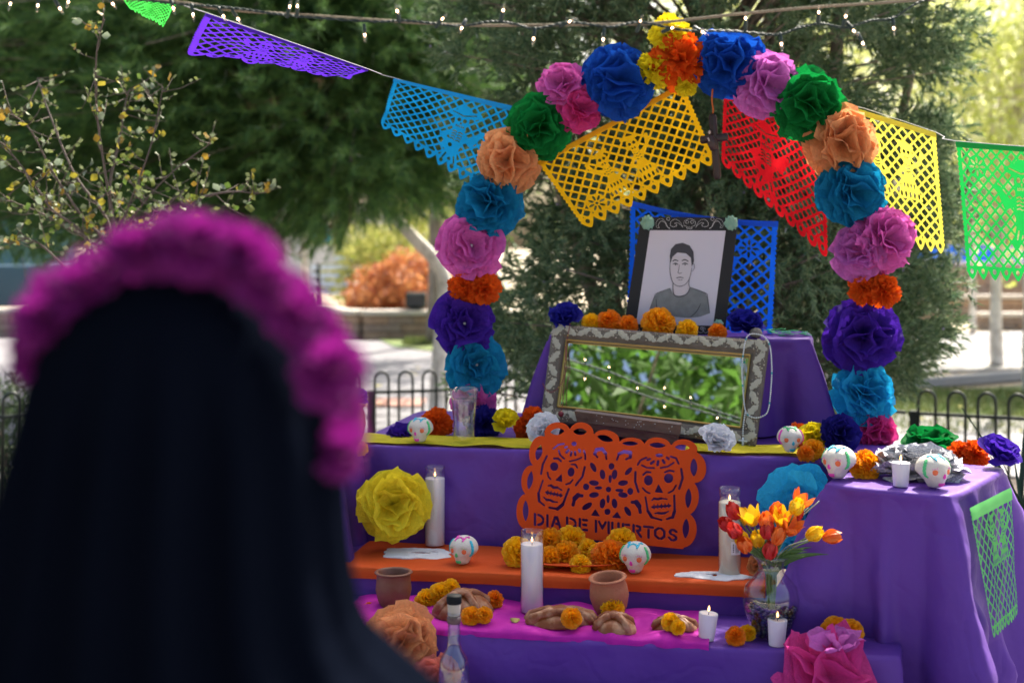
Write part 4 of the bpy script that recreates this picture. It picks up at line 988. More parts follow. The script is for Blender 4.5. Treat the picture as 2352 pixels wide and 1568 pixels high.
def paper_flower(label, loc, R, key, face=(0, -1, .15), style='ball', group=None, squash=(1, 1, 1), n=None, name='paper_flower'):
    q = Vector(face).normalized().to_track_quat('Z', 'Y')
    root = thing(name, label, 'paper flower', loc, q.to_euler(), group)
    nar = style in ('carnation', 'fluffy')
    n = n or {'ball': 34, 'open': 26, 'carnation': 50, 'fluffy': 70, 'bowl': 24, 'sheets': 13}[style]
    for i in range(n):
        u = (i+.5)/n
        if style == 'ball': phi = 8+122*u**.85; ln = .80+.24*u
        elif style == 'open': phi = 14+82*u**.75; ln = .55+.52*u
        elif style == 'sheets': phi = 10+95*u; ln = .6+.5*u
        elif style == 'carnation': phi = 5+112*u**.7; ln = .88+.14*u
        elif style == 'fluffy': phi = 4+118*u**.7; ln = .85+.15*fr.random()
        else: phi = 8+58*u; ln = .9+.12*u
        az = i*2.39996+fr.uniform(-.3, .3); ph = math.radians(phi+fr.uniform(-15, 15))
        o = bpy.data.objects.new('petal', petal_data(fr.randrange(6 if nar else 8), key, nar)); COL.objects.link(o); o.parent = root
        Q = Matrix.Rotation(az, 4, 'Z') @ Matrix.Rotation(-ph, 4, 'X') @ Matrix.Rotation(fr.uniform(-.35, .35), 4, 'Z')
        l = ln*R*fr.uniform(.9, 1.1); ww = R*(1.0 if not nar else .9)*(1.55 if style == 'sheets' else 1)*fr.uniform(.85, 1.15)*(.72 if style == 'open' and u < .4 else 1)
        mt = Matrix.Diagonal((*squash, 1)) @ Q @ Matrix.Diagonal((ww, l, l, 1)) if squash != (1, 1, 1) else Q @ Matrix.Diagonal((ww, l, l, 1))
        mt = Matrix.Translation(Vector((0, 0, -.22*R*(style != 'bowl')))) @ mt
        o.matrix_local = mt
    if style == 'open':
        v, f = sphere((0, 0, -.12*R), .045*R, 8, 6); o = bpy.data.objects.new('centre_tie', mesh(v, f, M['string'])); COL.objects.link(o); o.parent = root
    return root
px2m = lambda d: d/F
def AF(px, py): return PW(px, py, 3.90)
arch = [ # px, py, radius, colour, style, facing x, label
 (1083, 925, 56, 'pink', 'ball', -.1, 'pink paper flower behind the water glass at the foot of the left arch leg'),
 (1097, 838, 72, 'teal', 'open', .1, 'teal paper flower second from the bottom of the left arch leg'),
 (1067, 742, 74, 'indigo', 'open', -.1, 'indigo paper flower on the left arch leg beneath an orange one'),
 (1067, 662, 46, 'orange', 'carnation', -.3, 'left half of the split orange paper flower on the left arch leg'),
 (1112, 662, 44, 'orange', 'carnation', .4, 'right half of the split orange paper flower on the left arch leg'),
 (1082, 562, 80, 'pink', 'open', 0, 'large light pink paper flower on the left arch leg'),
 (1120, 460, 80, 'teal', 'ball', -.1, 'teal paper flower on the left arch leg above the light pink one'),
 (1167, 365, 76, 'peach', 'ball', 0, 'peach paper flower at the left shoulder of the arch'),
 (1235, 290, 76, 'green', 'ball', -.1, 'dark green paper flower on the left curve of the arch'),
 (1290, 190, 62, 'pink', 'ball', -.3, 'pink paper flower on the left curve of the arch between green and blue'),
 (1335, 245, 58, 'hotpink', 'ball', .1, 'deeper pink lower half flower beside the green one on the left curve'),
 (1425, 178, 82, 'blue', 'ball', 0, 'blue paper flower left of the yellow and orange top'),
 (1538, 72, 48, 'yellow', 'carnation', -.2, 'yellow paper flower at the very top of the arch'),
 (1497, 155, 46, 'yellow', 'carnation', -.5, 'yellow paper flower left of the orange one at the arch top'),
 (1578, 195, 28, 'yellow', 'carnation', .1, 'small yellow paper flower peeping under the orange one at the arch top'),
 (1568, 130, 70, 'orange', 'carnation', .1, 'orange paper flower at the top of the arch'),
 (1680, 140, 82, 'blue', 'ball', 0, 'blue paper flower right of the orange top'),
 (1772, 190, 80, 'orchid', 'ball', .2, 'orchid pink paper flower on the right curve of the arch'),
 (1862, 235, 86, 'green', 'ball', .1, 'green paper flower on the right curve of the arch'),
 (1945, 322, 86, 'peach', 'ball', 0, 'peach paper flower at the right shoulder of the arch'),
 (1966, 437, 80, 'teal', 'ball', .1, 'teal paper flower on the right arch leg under the peach one'),
 (1978, 575, 66, 'orchid', 'ball', -.4, 'left half of the big orchid pink paper flower on the right arch leg'),
 (2045, 545, 78, 'pink', 'ball', .3, 'right half of the big pink paper flower on the right arch leg'),
 (1985, 662, 38, 'orange', 'carnation', -.4, 'left half of the split orange paper flower on the right arch leg'),
 (2040, 668, 42, 'orange', 'carnation', .5, 'right half of the split orange paper flower on the right arch leg'),
 (1990, 770, 84, 'indigo', 'ball', 0, 'large indigo paper flower on the right arch leg'),
 (1995, 900, 74, 'sky', 'ball', 0, 'sky blue paper flower low on the right arch leg'),
 (2014, 996, 54, 'hotpink', 'ball', .1, 'hot pink paper flower at the foot of the right arch leg'),
]
for px, py, r_, key, style, fx, lab in arch:
    p = AF(px, py); sc = p.y/F
    paper_flower(lab, p+Vector((0, .02, 0)), r_*sc*1.04, key, (fx+fr.uniform(-.2,.2), -1, .12+fr.uniform(-.2,.3)), style, 'paper flowers tied along the arch', (fr.uniform(.9, 1.06), fr.uniform(.9, 1.06), fr.uniform(.85, 1.02)))
ap = [AF(1083, 1020), AF(1083, 700), AF(1090, 560), AF(1130, 430), AF(1220, 290), AF(1350, 180), AF(1545, 125), AF(1740, 160), AF(1870, 240), AF(1960, 380), AF(2010, 560), AF(2005, 800), AF(2010, 1040)]
ap = [p+Vector((0, .05, 0)) for p in ap]; ap[0].z = zT+.002; ap[-1].z = zT+.002
ar = obj('arch_frame', mesh(*tube(smooth_path(ap, 5), .008, 8), mat('green_hose', (.02, .06, .03), .5))); tag(ar, 'thin bent arch frame that carries the row of paper flowers', 'arch')
loose = [ # px, py, r, W or None, colour, style, face, squash, label
 (925, 997, 42, 3.80, 'indigo', 'ball', (0, -.4, 1), (1, 1, .6), 'flattish indigo paper flower left of the sugar skull on the upper step'),
 (1000, 970, 37, 3.84, 'orange', 'carnation', (-.2, -1, .5), (1, 1, 1), 'orange paper flower behind the left sugar skull on the upper step'),
 (1112, 972, 42, 3.86, 'navy', 'carnation', (.3, -1, .4), (1, 1, 1), 'navy paper flower partly behind the water glass'),
 (1160, 975, 34, 3.82, 'yellow', 'bowl', (0, -.6, 1), (1, 1, 1), 'yellow paper flower right of the water glass'),
 (1205, 982, 27, 3.85, 'orange', 'carnation', (-.3, -1, .4), (1, 1, 1), 'lower part of the orange paper flower left of the mirror foot'),
 (1228, 955, 25, 3.84, 'orange', 'carnation', (.3, -1, .4), (1, 1, 1), 'upper part of the orange paper flower left of the mirror foot'),
 (1252, 992, 42, 3.70, 'white', 'bowl', (-.3, -.8, .7), (1, 1, 1), 'white paper flower behind the upper left loops of the plaque'),
 (1642, 1018, 44, 3.66, 'white', 'bowl', (.2, -.8, .8), (1, 1, 1), 'white paper flower in front of the mirror right end'),
 (1836, 992, 34, 3.80, 'orange', 'carnation', (0, -.6, 1), (1, 1, .8), 'orange paper flower behind the yellow one on the right of the upper step'),
 (1868, 1008, 38, 3.72, 'yellow', 'bowl', (0, -.9, .7), (1, 1, 1), 'yellow paper flower above the small marigolds on the right'),
 (1933, 993, 44, 3.68, 'navy', 'ball', (0, -1, .4), (1, 1, 1), 'navy paper flower left of the hot pink one at the right arch foot'),
 (2140, 1012, 66, 3.78, 'green', 'ball', (0, -.5, 1), (1, .8, .75), 'wide green paper flower in front of the right fence'),
 (2207, 1040, 33, 3.64, 'orange', 'carnation', (-.3, -.8, .7), (1, 1, 1), 'left lobe of the orange paper flower on the right box'),
 (2244, 1038, 33, 3.62, 'orange', 'carnation', (.3, -.8, .7), (1, 1, 1), 'right lobe of the orange paper flower on the right box'),
 (2290, 1050, 50, 3.56, 'violet', 'bowl', (.3, -.5, 1), (1, 1, .9), 'violet blue paper flower at the back right corner of the right box'),
 (1298, 735, 42, 4.04, 'royal', 'bowl', (-.1, -.7, 1), (1, 1, .7), 'royal blue paper flower at the upper left corner of the mirror'),
 (1708, 753, 46, 4.03, 'royal', 'bowl', (.1, -.7, 1), (1, 1, .8), 'royal blue paper flower right of the portrait foot'),
 (903, 1160, 84, 3.46, 'chartreuse', 'ball', (.1, -1, .1), (1, 1, .6), 'large chartreuse paper flower pinned to the purple cloth by the left candle'),
 (925, 1480, 88, 3.00, 'peach', 'ball', (.2, -1, .2), (1, 1, .6), 'blurred peach paper flower pinned to the cloth left of the bottle'),
 (1000, 1570, 62, 2.94, 'rose', 'ball', (.2, -1, .2), (1, 1, .6), 'blurred rose coloured paper flower below the peach one'),
]
for px, py, r_, W_, key, style, face, sq, lab in loose:
    p = PW(px, py, W_)
    paper_flower(lab, p, r_*p.y/F*1.05, key, face, style, None, sq)
# big pink flower at the front right, silver one, tall sky blue one
p = PW(1905, 1548, 3.0); paper_flower('large hot pink paper flower pinned at the front right of the lowest step', p, .100, 'hotpink', (.0, -1, .45), 'sheets', None, (1, 1, .8), n=13)
p = PW(1920, 1500, 3.015); paper_flower('pale pink paper petal fan standing above the large hot pink flower', p, .078, 'orchid', (0, -.35, 1), 'bowl', None, (1.2, .3, .75), n=6)
p = PW(1838, 1185, 3.48); fl = paper_flower('tall sky blue paper flower squeezed in the corner behind the tulips', p, .112, 'skylight', (-.2, -1, .1), 'ball', None, (.55, 1.45, .5), n=54)
p = PW(1742, 1298, 3.40); paper_flower('small peach paper flower half hidden by the vase rim', p, .03, 'peach', (-.6, -1, .2), 'bowl')
M['silver'] = mat('silver_foil_paper', (.66, .67, .72), rough=.35, metal=.12, bump=1.6, bscale=16)
PCs = [mesh(v, f, M['silver']) for v, f in PV]
c0 = PZ(2110, 1098, zT+.01); c0.y = 3.22; c0.x = (2108-CX)/F*3.22; c0.z = zT+.012
root = thing('paper_flower', 'wide crumpled silver grey foil flower behind the votive on the right box', 'paper flower', c0)
for i in range(34):
    u = (i+.5)/34; az = i*2.4; ph = math.radians(8+84*u**.8); o = bpy.data.objects.new('petal', PCs[i % 8]); COL.objects.link(o); o.parent = root
    l = .105*(.72+.35*u); o.matrix_local = Matrix.Diagonal((1.2, .75, .92, 1)) @ Matrix.Rotation(az, 4, 'Z') @ Matrix.Rotation(-ph, 4, 'X') @ Matrix.Diagonal((.115, l, l, 1))

# ------------------------------------------------------------------ marigolds
def marigold_mesh(seed, m, n=150):
    r = random.Random(seed); v = []; f = []
    for i in range(n):
        u = (i+.5)/n; ph = math.radians(4+112*u**.75+r.uniform(-8, 8)); az = i*2.39996+r.uniform(-.3, .3); R_ = .84+.2*r.random()
        Q = Matrix.Rotation(az, 3, 'Z') @ Matrix.Rotation(-ph, 3, 'X'); w_ = .16+.08*r.random(); a = r.uniform(-.07, .07); b0 = len(v)
        for (x, y, z) in ((-w_*.5, 0, .45*R_), (w_*.5, 0, .45*R_), (-w_, .05+a, .8*R_), (0, -.05, .84*R_), (w_, .05-a, .8*R_), (-w_*1.05, .02, .98*R_), (-w_*.35, .10+a, 1.03*R_), (w_*.4, -.02, 1.0*R_), (w_*1.05, .10, .95*R_)):
            v.append(Q @ Vector((x, y, z)))
        for q in ((0, 1, 3), (0, 3, 2), (1, 4, 3), (2, 3, 6), (2, 6, 5), (3, 4, 7), (3, 7, 6), (4, 8, 7)): f.append(tuple(b0+k for k in q))
    vs, fs = sphere((0, 0, 0), .55, 10, 6); b0 = len(v); v += vs; f += [tuple(k+b0 for k in q) for q in fs]
    return mesh(v, f, m)
MGm = {'o': mat('marigold_orange', (.92, .27, .004), .6, trans=.4, var=.12, vscale=3), 'a': mat('marigold_amber', (.95, .42, .004), .6, trans=.4, var=.12, vscale=3), 'y': mat('marigold_yellow', (1.0, .60, .004), .6, trans=.4, var=.12, vscale=3)}
MG = {(k, s): marigold_mesh(s*7+len(k), MGm[k], 150) for k in MGm for s in range(2)}
sep = marigold_mesh(3, mat('sepal_green', (.10, .18, .04), .6), 4)
cal = mesh(*lathe([(.02, -.75), (.26, -.6), (.40, -.3), (.42, 0)], n=8), mat('sepal_green', (.10, .18, .04), .6))
def marigold(label, loc, r_, key, face=(0, -.6, 1), group=None, sq=(1, 1, 1)):
    q = Vector(face).normalized().to_track_quat('Z', 'Y')
    root = thing('marigold', label, 'marigold', loc, q.to_euler(), group)
    for nm, me in (('bloom', MG[(key, fr.randrange(2))]), ('calyx', cal)):
        o = bpy.data.objects.new(nm, me); COL.objects.link(o); o.parent = root; o.scale = (r_*sq[0], r_*sq[1], r_*sq[2]); o.rotation_euler = (0, 0, fr.uniform(0, 6))
mg = [
 (1358, 742, 23, 4.03, 'y', 'leftmost small yellow marigold on the mirror top'), (1400, 741, 30, 4.03, 'o', 'orange marigold between two smaller ones on the mirror top'), (1442, 747, 24, 4.02, 'o', 'orange marigold just left of the portrait foot'),
 (1512, 745, 40, 4.02, 'a', 'largest amber marigold in front of the portrait foot'), (1578, 759, 26, 4.00, 'y', 'yellow marigold right of the largest one at the portrait foot'), (1648, 764, 22, 4.00, 'o', 'small orange marigold below the mint rosette'),
 (1868, 1033, 26, 3.63, 'a', 'amber marigold right of the upper right sugar skull'), (1850, 1042, 20, 3.60, 'o', 'smaller orange marigold beside the amber one by the upper right skull'), (1985, 1070, 38, 3.33, 'a', 'large amber marigold between the big skull and the silver flower'),
 (828, 1030, 18, 3.60, 'y', 'small yellow marigold at the veil edge on the left box'),
 (1190, 1268, 37, 3.40, 'y', 'yellow marigold at the left end of the heap behind the centre candle'), (1262, 1245, 34, 3.50, 'a', 'amber marigold at the back of the heap just right of the candle'), (1310, 1242, 36, 3.52, 'y', 'tall yellow marigold in the back row of the heap'),
 (1262, 1285, 32, 3.42, 'a', 'amber marigold low beside the candle glass'), (1300, 1275, 34, 3.44, 'a', 'amber marigold in the middle of the heap'), (1333, 1297, 25, 3.37, 'y', 'round yellow marigold at the front of the heap'),
 (1352, 1262, 26, 3.48, 'y', 'greenish yellow marigold in the dip of the heap'), (1372, 1272, 24, 3.44, 'y', 'yellow marigold just left of the big orange one'), (1400, 1282, 44, 3.42, 'o', 'biggest orange marigold at the right of the heap'), (1428, 1247, 36, 3.50, 'y', 'yellow marigold at the back right of the heap'),
 (1222, 1300, 24, 3.39, 'o', 'small orange marigold behind the candle base'), (1460, 1270, 24, 3.48, 'y', 'yellow marigold behind the skull beside the tilted pot'),
 (1135, 1377, 22, 3.24, 'o', 'small orange marigold right of the big bread on the left'), (1082, 1415, 24, 3.10, 'a', 'amber marigold between bottle neck and bread'), (1112, 1412, 20, 3.10, 'a', 'amber marigold right of the bottle neck'),
 (978, 1378, 26, 3.24, 'y', 'yellow marigold right of the dark clay pot'), (1010, 1362, 26, 3.25, 'y', 'yellow marigold above the big bread'), (1035, 1350, 22, 3.26, 'y', 'topmost yellow marigold behind the big bread'), (852, 1405, 24, 3.20, 'o', 'dim orange marigold left of the dark clay pot'),
 (1313, 1419, 25, 3.09, 'a', 'amber marigold in front of the braided bread'), (1406, 1396, 28, 3.20, 'y', 'yellow marigold between pot and round bread'), (1540, 1428, 22, 3.10, 'y', 'yellow marigold on the small right bread'), (1557, 1440, 18, 3.08, 'y', 'small yellow marigold at the front of the right bread'),
 (1690, 1461, 24, 3.08, 'o', 'orange marigold between the two votives'), (1717, 1453, 20, 3.12, 'y', 'small yellow marigold between the two votives'), (1918, 1448, 34, 3.12, 'a', 'amber marigold above the large hot pink flower'), (1952, 1452, 32, 3.12, 'a', 'second amber marigold above the large hot pink flower'),
]
for px, py, r_, W_, k, lab in mg:
    p = PW(px, py, W_); marigold(lab, p, r_*p.y/F*1.0, k, (fr.uniform(-.5, .5), -.8, fr.uniform(.3, .9)), 'marigolds on the altar')
# ------------------------------------------------------------------ plate under the marigold heap
pc = PZ(1320, 1305, zM+.004); pc = AL(UW(1325, 3.45), 3.45, zM+.012)
v, f = lathe([(.0, .0), (.10, .0), (.15, .006), (.175, .012), (.172, .014), (.148, .009), (.10, .004), (0, .004)], pc, 40, closed=True)
v = [Vector((p.x, pc.y+(p.y-pc.y)*.62, p.z)) for p in v]
o = obj('plate', mesh(v, f, M['orange_cloth'])); tag(o, 'shallow orange plate holding the heap of marigolds', 'plate')

# ------------------------------------------------------------------ candles
FLAME = None
def flame(parent, p, s=1.0):
    v, f = lathe([(.0005, 0), (.0030, .003), (.0040, .007), (.0030, .013), (.0012, .018), (.0002, .021)], (0, 0, 0), 10)
    o = obj('flame', mesh(v, f, M['flame']), parent, loc=p, scale=s, world=False); return o
def glass_candle(label, base, h, wax_h, wax, sticker=False, neck=False):
    R = .0295; root = thing('glass_candle', label, 'candle', base, group='tall candles in glass tubes')
    prof = [(R*.96, 0), (R, .006), (R, h*.93), (R*.97, h*.95), (R*.97, h), (R*.93, h), (R*.93, .95*h), (R*.95, h*.93), (R*.955, .004), (.001, .004)]
    if neck: prof = [(R*.96, 0), (R, .006), (R, h*.83), (R*.86, h*.87), (R*.86, h*.91), (R*.92, h*.92), (R*.92, h), (R*.87, h), (R*.87, h*.93), (R*.82, h*.9), (R*.82, h*.87), (R*.95, h*.82), (R*.955, .004), (.001, .004)]
    v, f = lathe(prof, n=40, closed=True); obj('glass', mesh(v, f, M['glass']), root, world=False)
    v, f = lathe([(R*.93, .003), (R*.94, .006), (R*.94, wax_h-.002), (R*.90, wax_h), (R*.5, wax_h-.003), (.001, wax_h-.004)], n=36); obj('wax', mesh(v, f, wax), root, world=False)
    v, f = tube([(0, 0, wax_h-.005), (.0006, 0, wax_h+.006)], .0009, 5); obj('wick', mesh(v, f, M['wick']), root, world=False)
    flame(root, (0, 0, wax_h+.004), .66)
    if sticker:
        v, f = grid(lambda u, t: Vector(((R+.0006)*math.sin(-.05+u*.95), -(R+.0006)*math.cos(-.05+u*.95), .055+t*.034)), 10, 2); st_ = obj('price_sticker', mesh(v, f, mat('sticker_white', (.8, .8, .8), .5)), root, world=False)
        b = MB()
        for k in range(9):
            a = .35+k*.045; w_ = .012 if k % 3 else .02
            pts = [Vector(((R+.0011)*math.sin(a+d_), -(R+.0011)*math.cos(a+d_), z)) for d_, z in ((0, .060), (w_, .060), (w_, .083), (0, .083))]; b.add(pts, [(0, 1, 2, 3)])
        for k in range(5):
            z = .062+k*.0045; a = .10
            pts = [Vector(((R+.0011)*math.sin(a+d_), -(R+.0011)*math.cos(a+d_), z+q)) for d_, q in ((0, 0), (.09, 0), (.09, .0028), (0, .0028))]; b.add(pts, [(0, 1, 2, 3)])
        obj('barcode', b.build(mat('print_black', (.02, .02, .02), .6), False), st_, world=False)
    return root
def on_tier(px, W, z): return AL(UW(px, W), W, z)
glass_candle('white tall glass candle beside the chartreuse flower', on_tier(999, 3.575, zM+.007), .222, .190, M['wax'])
glass_candle('white tall glass candle in front of the marigold heap', on_tier(1222, 3.235, zL+.006), .205, .172, M['wax'])
glass_candle('cream tall glass candle with a barcode sticker behind the tulips', on_tier(1676, 3.405, zM+.007), .222, .186, M['wax_cream'], True, True)
def votive(label, base, h, r_, tilt=0):
    root = thing('votive_candle', label, 'candle', base, (0, tilt, 0), group='small white votive candles')
    v, f = lathe([(r_*.80, 0), (r_*.82, .002), (r_, h-.002), (r_*.985, h), (r_*.6, h-.003), (.001, h-.004)], n=28); obj('wax', mesh(v, f, M['wax']), root, world=False)
    v, f = tube([(0, 0, h-.005), (.0008, 0, h+.006)], .0009, 5); obj('wick', mesh(v, f, M['wick']), root, world=False); flame(root, (0, 0, h+.004), .68)
votive('white votive candle tilting slightly beside the small right bread', on_tier(1622, 3.10, zL+.002), .062, .0225, .09)
votive('white votive candle in front of the glass vase', on_tier(1784, 3.085, zL+.002), .060, .0225, .03)
vb = P(2069, 1122, 3.10); votive('white votive candle on the right box between the two skulls', (vb.x, vb.y, zT+.006), .056, .0215)

# ------------------------------------------------------------------ drinking glass with water
gb = on_tier(1066, 3.70, zT+.010); root = thing('water_glass', 'tall clear glass of water on the yellow crepe strip', 'glass', gb)
hg = .152
v, f = lathe([(.0305, 0), (.031, .004), (.0315, .05), (.036, hg*.75), (.0435, hg), (.0418, hg), (.0345, hg*.75), (.0298, .05), (.0292, .014), (.001, .014)], n=48, closed=True); obj('glass', mesh(v, f, M['glass']), root, world=False)
wm_ = thin_glass('water', (.88, .92, .95), .01, .7)
v, f = lathe([(.001, .0145), (.0288, .0145), (.0294, .05), (.0338, hg*.72), (.036, hg*.79), (.001, hg*.79)], n=48, closed=True); obj('water', mesh(v, f, wm_), root, world=False)

# ------------------------------------------------------------------ sugar skulls
def sugar_skull(label, base, h, yaw, top, side, extra='i_pink', tilt=0):
    """h is the height; the face looks along local -Y"""
    root = thing('sugar_skull', label, 'sugar skull', base, (0, tilt, yaw), group='decorated sugar skulls')
    def surf(th, ph):                                    # th azimuth from the face (+ to its left), ph elevation
        x = math.sin(th)*math.cos(ph); y = -math.cos(th)*math.cos(ph); z = math.sin(ph)
        X_, Y_, Z_ = x*.49, y*.56+.06, z*.44+.56
        if z < 0:                                        # jaw narrows and pushes forward
            k = min(1, max(0, (-z-.08)/.5)); k = k*k*(3-2*k); X_ *= 1-.36*k; Z_ = .56+max(z, -.86)*.62
            if y < 0: Y_ = Y_*(1-.05*k)-.02*k
            else: Y_ *= 1-.45*k
        for sx in (-1, 1):                               # eye sockets
            d2 = (th-sx*.46)**2/.07+(ph+.05)**2/.05; q = math.exp(-d2); Y_ += .10*q
            d3 = (th-sx*.75)**2/.05+(ph+.38)**2/.03; Y_ += .03*math.exp(-d3); X_ -= sx*.05*math.exp(-d3)
            d4 = (th-sx*.62)**2/.06+(ph+.22)**2/.012; Y_ -= .018*math.exp(-d4)
        Y_ -= .02*math.exp(-(th**2/.01+(ph+.18)**2/.03))
        return Vector((X_, Y_, max(0, Z_)))*h
    nu, nv = 40, 26; V = []
    for j in range(nv+1):
        for i in range(nu): V.append(surf(-PI+2*PI*i/nu, -PI/2*.985+PI*.985*j/nv))
    Fc = [(j*nu+i, j*nu+(i+1) % nu, (j+1)*nu+(i+1) % nu, (j+1)*nu+i) for j in range(nv) for i in range(nu)]+[tuple(range(nu-1, -1, -1))]
    obj('skull', mesh(V, Fc, M['sugar']), root, world=False)
    for sx in (-1, 1):
        p = surf(sx*.46, -.06); v, f = sphere((0, 0, 0), (.095*h, .045*h, .095*h), 14, 9); obj('eye', mesh(v, f, M['candy']), root, loc=p+Vector((sx*.01*h, -.005*h, 0)), rot=(0, 0, sx*.35), world=False)
    def ribbon(pts, r_, key, name='icing_line', close=False):
        P_ = [surf(a, b_)*1.004 for a, b_ in pts]; v, f = tube(smooth_path(P_, 3), r_*h, 6); obj(name, mesh(v, f, M[key]), root, world=False)
    ribbon([(-.08, -.32), (0, -.14), (.08, -.32), (-.06, -.33)], .026, extra, 'nose')
    ribbon([(-.36+.06*k, -.72+.05*(k % 2)) for k in range(13)], .030, extra, 'teeth'); ribbon([(-.34+.06*k, -.82+.05*(k % 2)) for k in range(12)], .030, extra, 'teeth')
    for k in range(3):
        for sx in (-1, 1):
            p = surf(sx*(.42+.14*k), .20-.03*k); v, f = sphere(p, .017*h, 6, 4); obj('icing_dot', mesh(v, f, M[extra]), root, world=False)
    ribbon([(.75*math.sin(t*1.0)+.16*math.sin(5*t), .95+.20*math.cos(4*t)) for t in [k*.22 for k in range(-14, 15)]], .026, top)
    ribbon([(1.6*math.sin(t), 1.12+.08*math.cos(9*t)) for t in [k*.12 for k in range(-13, 14)]], .024, top)
    for sx in (-1, 1):
        ribbon([(sx*(1.15+.13*(k % 2)), .75-.11*k) for k in range(11)], .036, side); ribbon([(sx*(1.28-.13*(k % 2)), .72-.11*k) for k in range(10)], .030, side)
    return root
def sk_at(px, py, W, z): return on_tier(px, W, z)
sugar_skull('sugar skull with blue and green icing left of the water glass', on_tier(965, 3.668, zT+.006), .072, math.radians(-20), 'i_blue', 'i_green')
sugar_skull('sugar skull with pink swirls between the left candle and the marigolds', on_tier(1064, 3.385, zM+.006), .075, math.radians(-28), 'i_pink', 'i_blue', 'i_green')
sugar_skull('sugar skull with blue crown partly behind the tilted clay pot', on_tier(1459, 3.375, zM+.006), .080, math.radians(-22), 'i_blue', 'i_green')
sugar_skull('sugar skull with blue moustache and pink outline on the yellow crepe right of the mirror', on_tier(1815, 3.655, zT+.010), .071, math.radians(2), 'i_green', 'i_pink', 'i_blue')
b_ = P(1932, 1112, 3.17); sugar_skull('largest sugar skull turned left at the front left corner of the right box', (b_.x, b_.y+.03, zT+.006), .080, math.radians(-48), 'i_blue', 'i_green')
b_ = P(2152, 1134, 3.06); sugar_skull('sugar skull turned right at the front right corner of the right box', (b_.x, b_.y+.02, zT+.006), .078, math.radians(20), 'i_blue', 'i_green')

# ------------------------------------------------------------------ clay pots
def pot(label, base, h, R, m, tilt=(0, 0), cat='clay pot', mouth=.84):
    root = thing('clay_pot', label, cat, base, (tilt[0], tilt[1], 0))
    v, f = lathe([(R*.55, 0), (R*.62, .003), (R*.86, h*.25), (R, h*.52), (R*.95, h*.75), (R*mouth, h*.9), (R*mouth*1.03, h*.93)], n=36); f = f[:-1]; obj('body', mesh(v, f, m), root, world=False)
    v, f = lathe([(R*mouth*.95, h*.93), (R*(mouth+.1), h*.945), (R*(mouth+.14), h*.965), (R*(mouth+.1), h*.985), (R*(mouth-.04), h*.99), (R*(mouth-.10), h*.96), (R*(mouth-.1), h*.6), (R*.6, h*.1), (.001, h*.06)], n=36, closed=True); obj('rim', mesh(v, f, m), root, world=False)
    return root
pot('dark glazed clay pot half lost in the veil blur on the left', on_tier(904, 3.20, zL+.004), .098, .046, M['clay_dark'], mouth=.92)
pot('terracotta pot tilting to the left between candle and breads', on_tier(1404, 3.24, zL+.004), .104, .049, M['clay'], (.10, -.10))
pot('orange clay jug on the left box just behind the magenta crown', on_tier(800, 3.60, zT+.0), .12, .05, mat('orange_clay', (.50, .18, .07), .7, bump=.2))
p = PW(812, 925, 3.60); paper_flower('violet paper flower standing in the orange clay jug on the left', Vector((p.x, p.y, zT+.125)), .045, 'violet', (.2, -.3, 1), 'bowl')

# ------------------------------------------------------------------ breads (pan de muerto)
def bread(label, base, rx, ry, rz, yaw, strips, seed):
    root = thing('bread_loaf', label, 'bread', base, (0, 0, yaw))
    V, Fc = sphere((0, 0, 0), (1, 1, 1), 26, 16)
    V = [Vector((p.x*rx*(1+.06*N3(p.x*2, p.y*2, seed)), p.y*ry*(1+.06*N3(p.x*2, p.y*2, seed+4)), max(-.05, p.z+.0)*rz*(1+.10*N3(p.x*2.5, p.y*2.5, seed+8)))) for p in V]
    obj('loaf', mesh(V, Fc, M['bread']), root, world=False)
    for s_ in strips:
        a, b0, w_ = s_; pts = []
        for k in range(13):
            t = -1.0+2.0*k/12; x = t*rx*1.0*math.cos(a); y = t*ry*1.0*math.sin(a); zz = rz*math.sqrt(max(0, 1-min(1, t*t*.98)))*1.0+.002
            pts.append(Vector((x-b0*ry*math.sin(a), y+b0*ry*math.cos(a), zz*(1-.25*b0*b0))))
        rr = [w_*(.7+.45*abs(math.sin(k*1.3))) for k in range(13)]
        v, f = tube(pts, rr, 8); obj('dough_strip', mesh(v, f, M['bread']), root, world=False)
    v, f = sphere((0, 0, rz+.004), (.016*rx/.05, .016*rx/.05, .010), 12, 8); obj('dough_knob', mesh(v, f, M['bread']), root, world=False)
bread('big round bread of the dead on the left behind the bottle', on_tier(1064, 3.18, zL+.008), .078, .06, .050, .1, [(.5, 0, .011), (2.0, 0, .011), (1.3, .2, .010)], 1)
bread('long braided bread right of the centre candle', on_tier(1288, 3.135, zL+.010), .086, .045, .030, .05, [(.12, -.3, .012), (-.1, .25, .012), (.5, 0, .011), (-.5, 0, .011), (2.2, 0, .010)], 2)
bread('round golden bread in front of the terracotta pot', on_tier(1410, 3.10, zL+.010), .054, .042, .034, -.1, [(.6, 0, .010), (2.3, 0, .010)], 3)
bread('small long bread with a yellow marigold at the right end', on_tier(1550, 3.135, zL+.010), .055, .036, .025, -.15, [(.3, 0, .009), (-.7, 0, .009), (2.2, 0, .008)], 4)
v, f = grid(lambda u, t: on_tier(1172+22*u, 3.12, zL+.016+.006*math.sin(PI*t))+Vector((0, .035*(t-.5)*math.sin(PI*u), 0)), 8, 4); o = obj('dry_leaf', mesh(v, f, mat('olive_leaf', (.35, .28, .06), .6))); tag(o, 'dry olive leaf lying left of the centre candle', 'leaf')

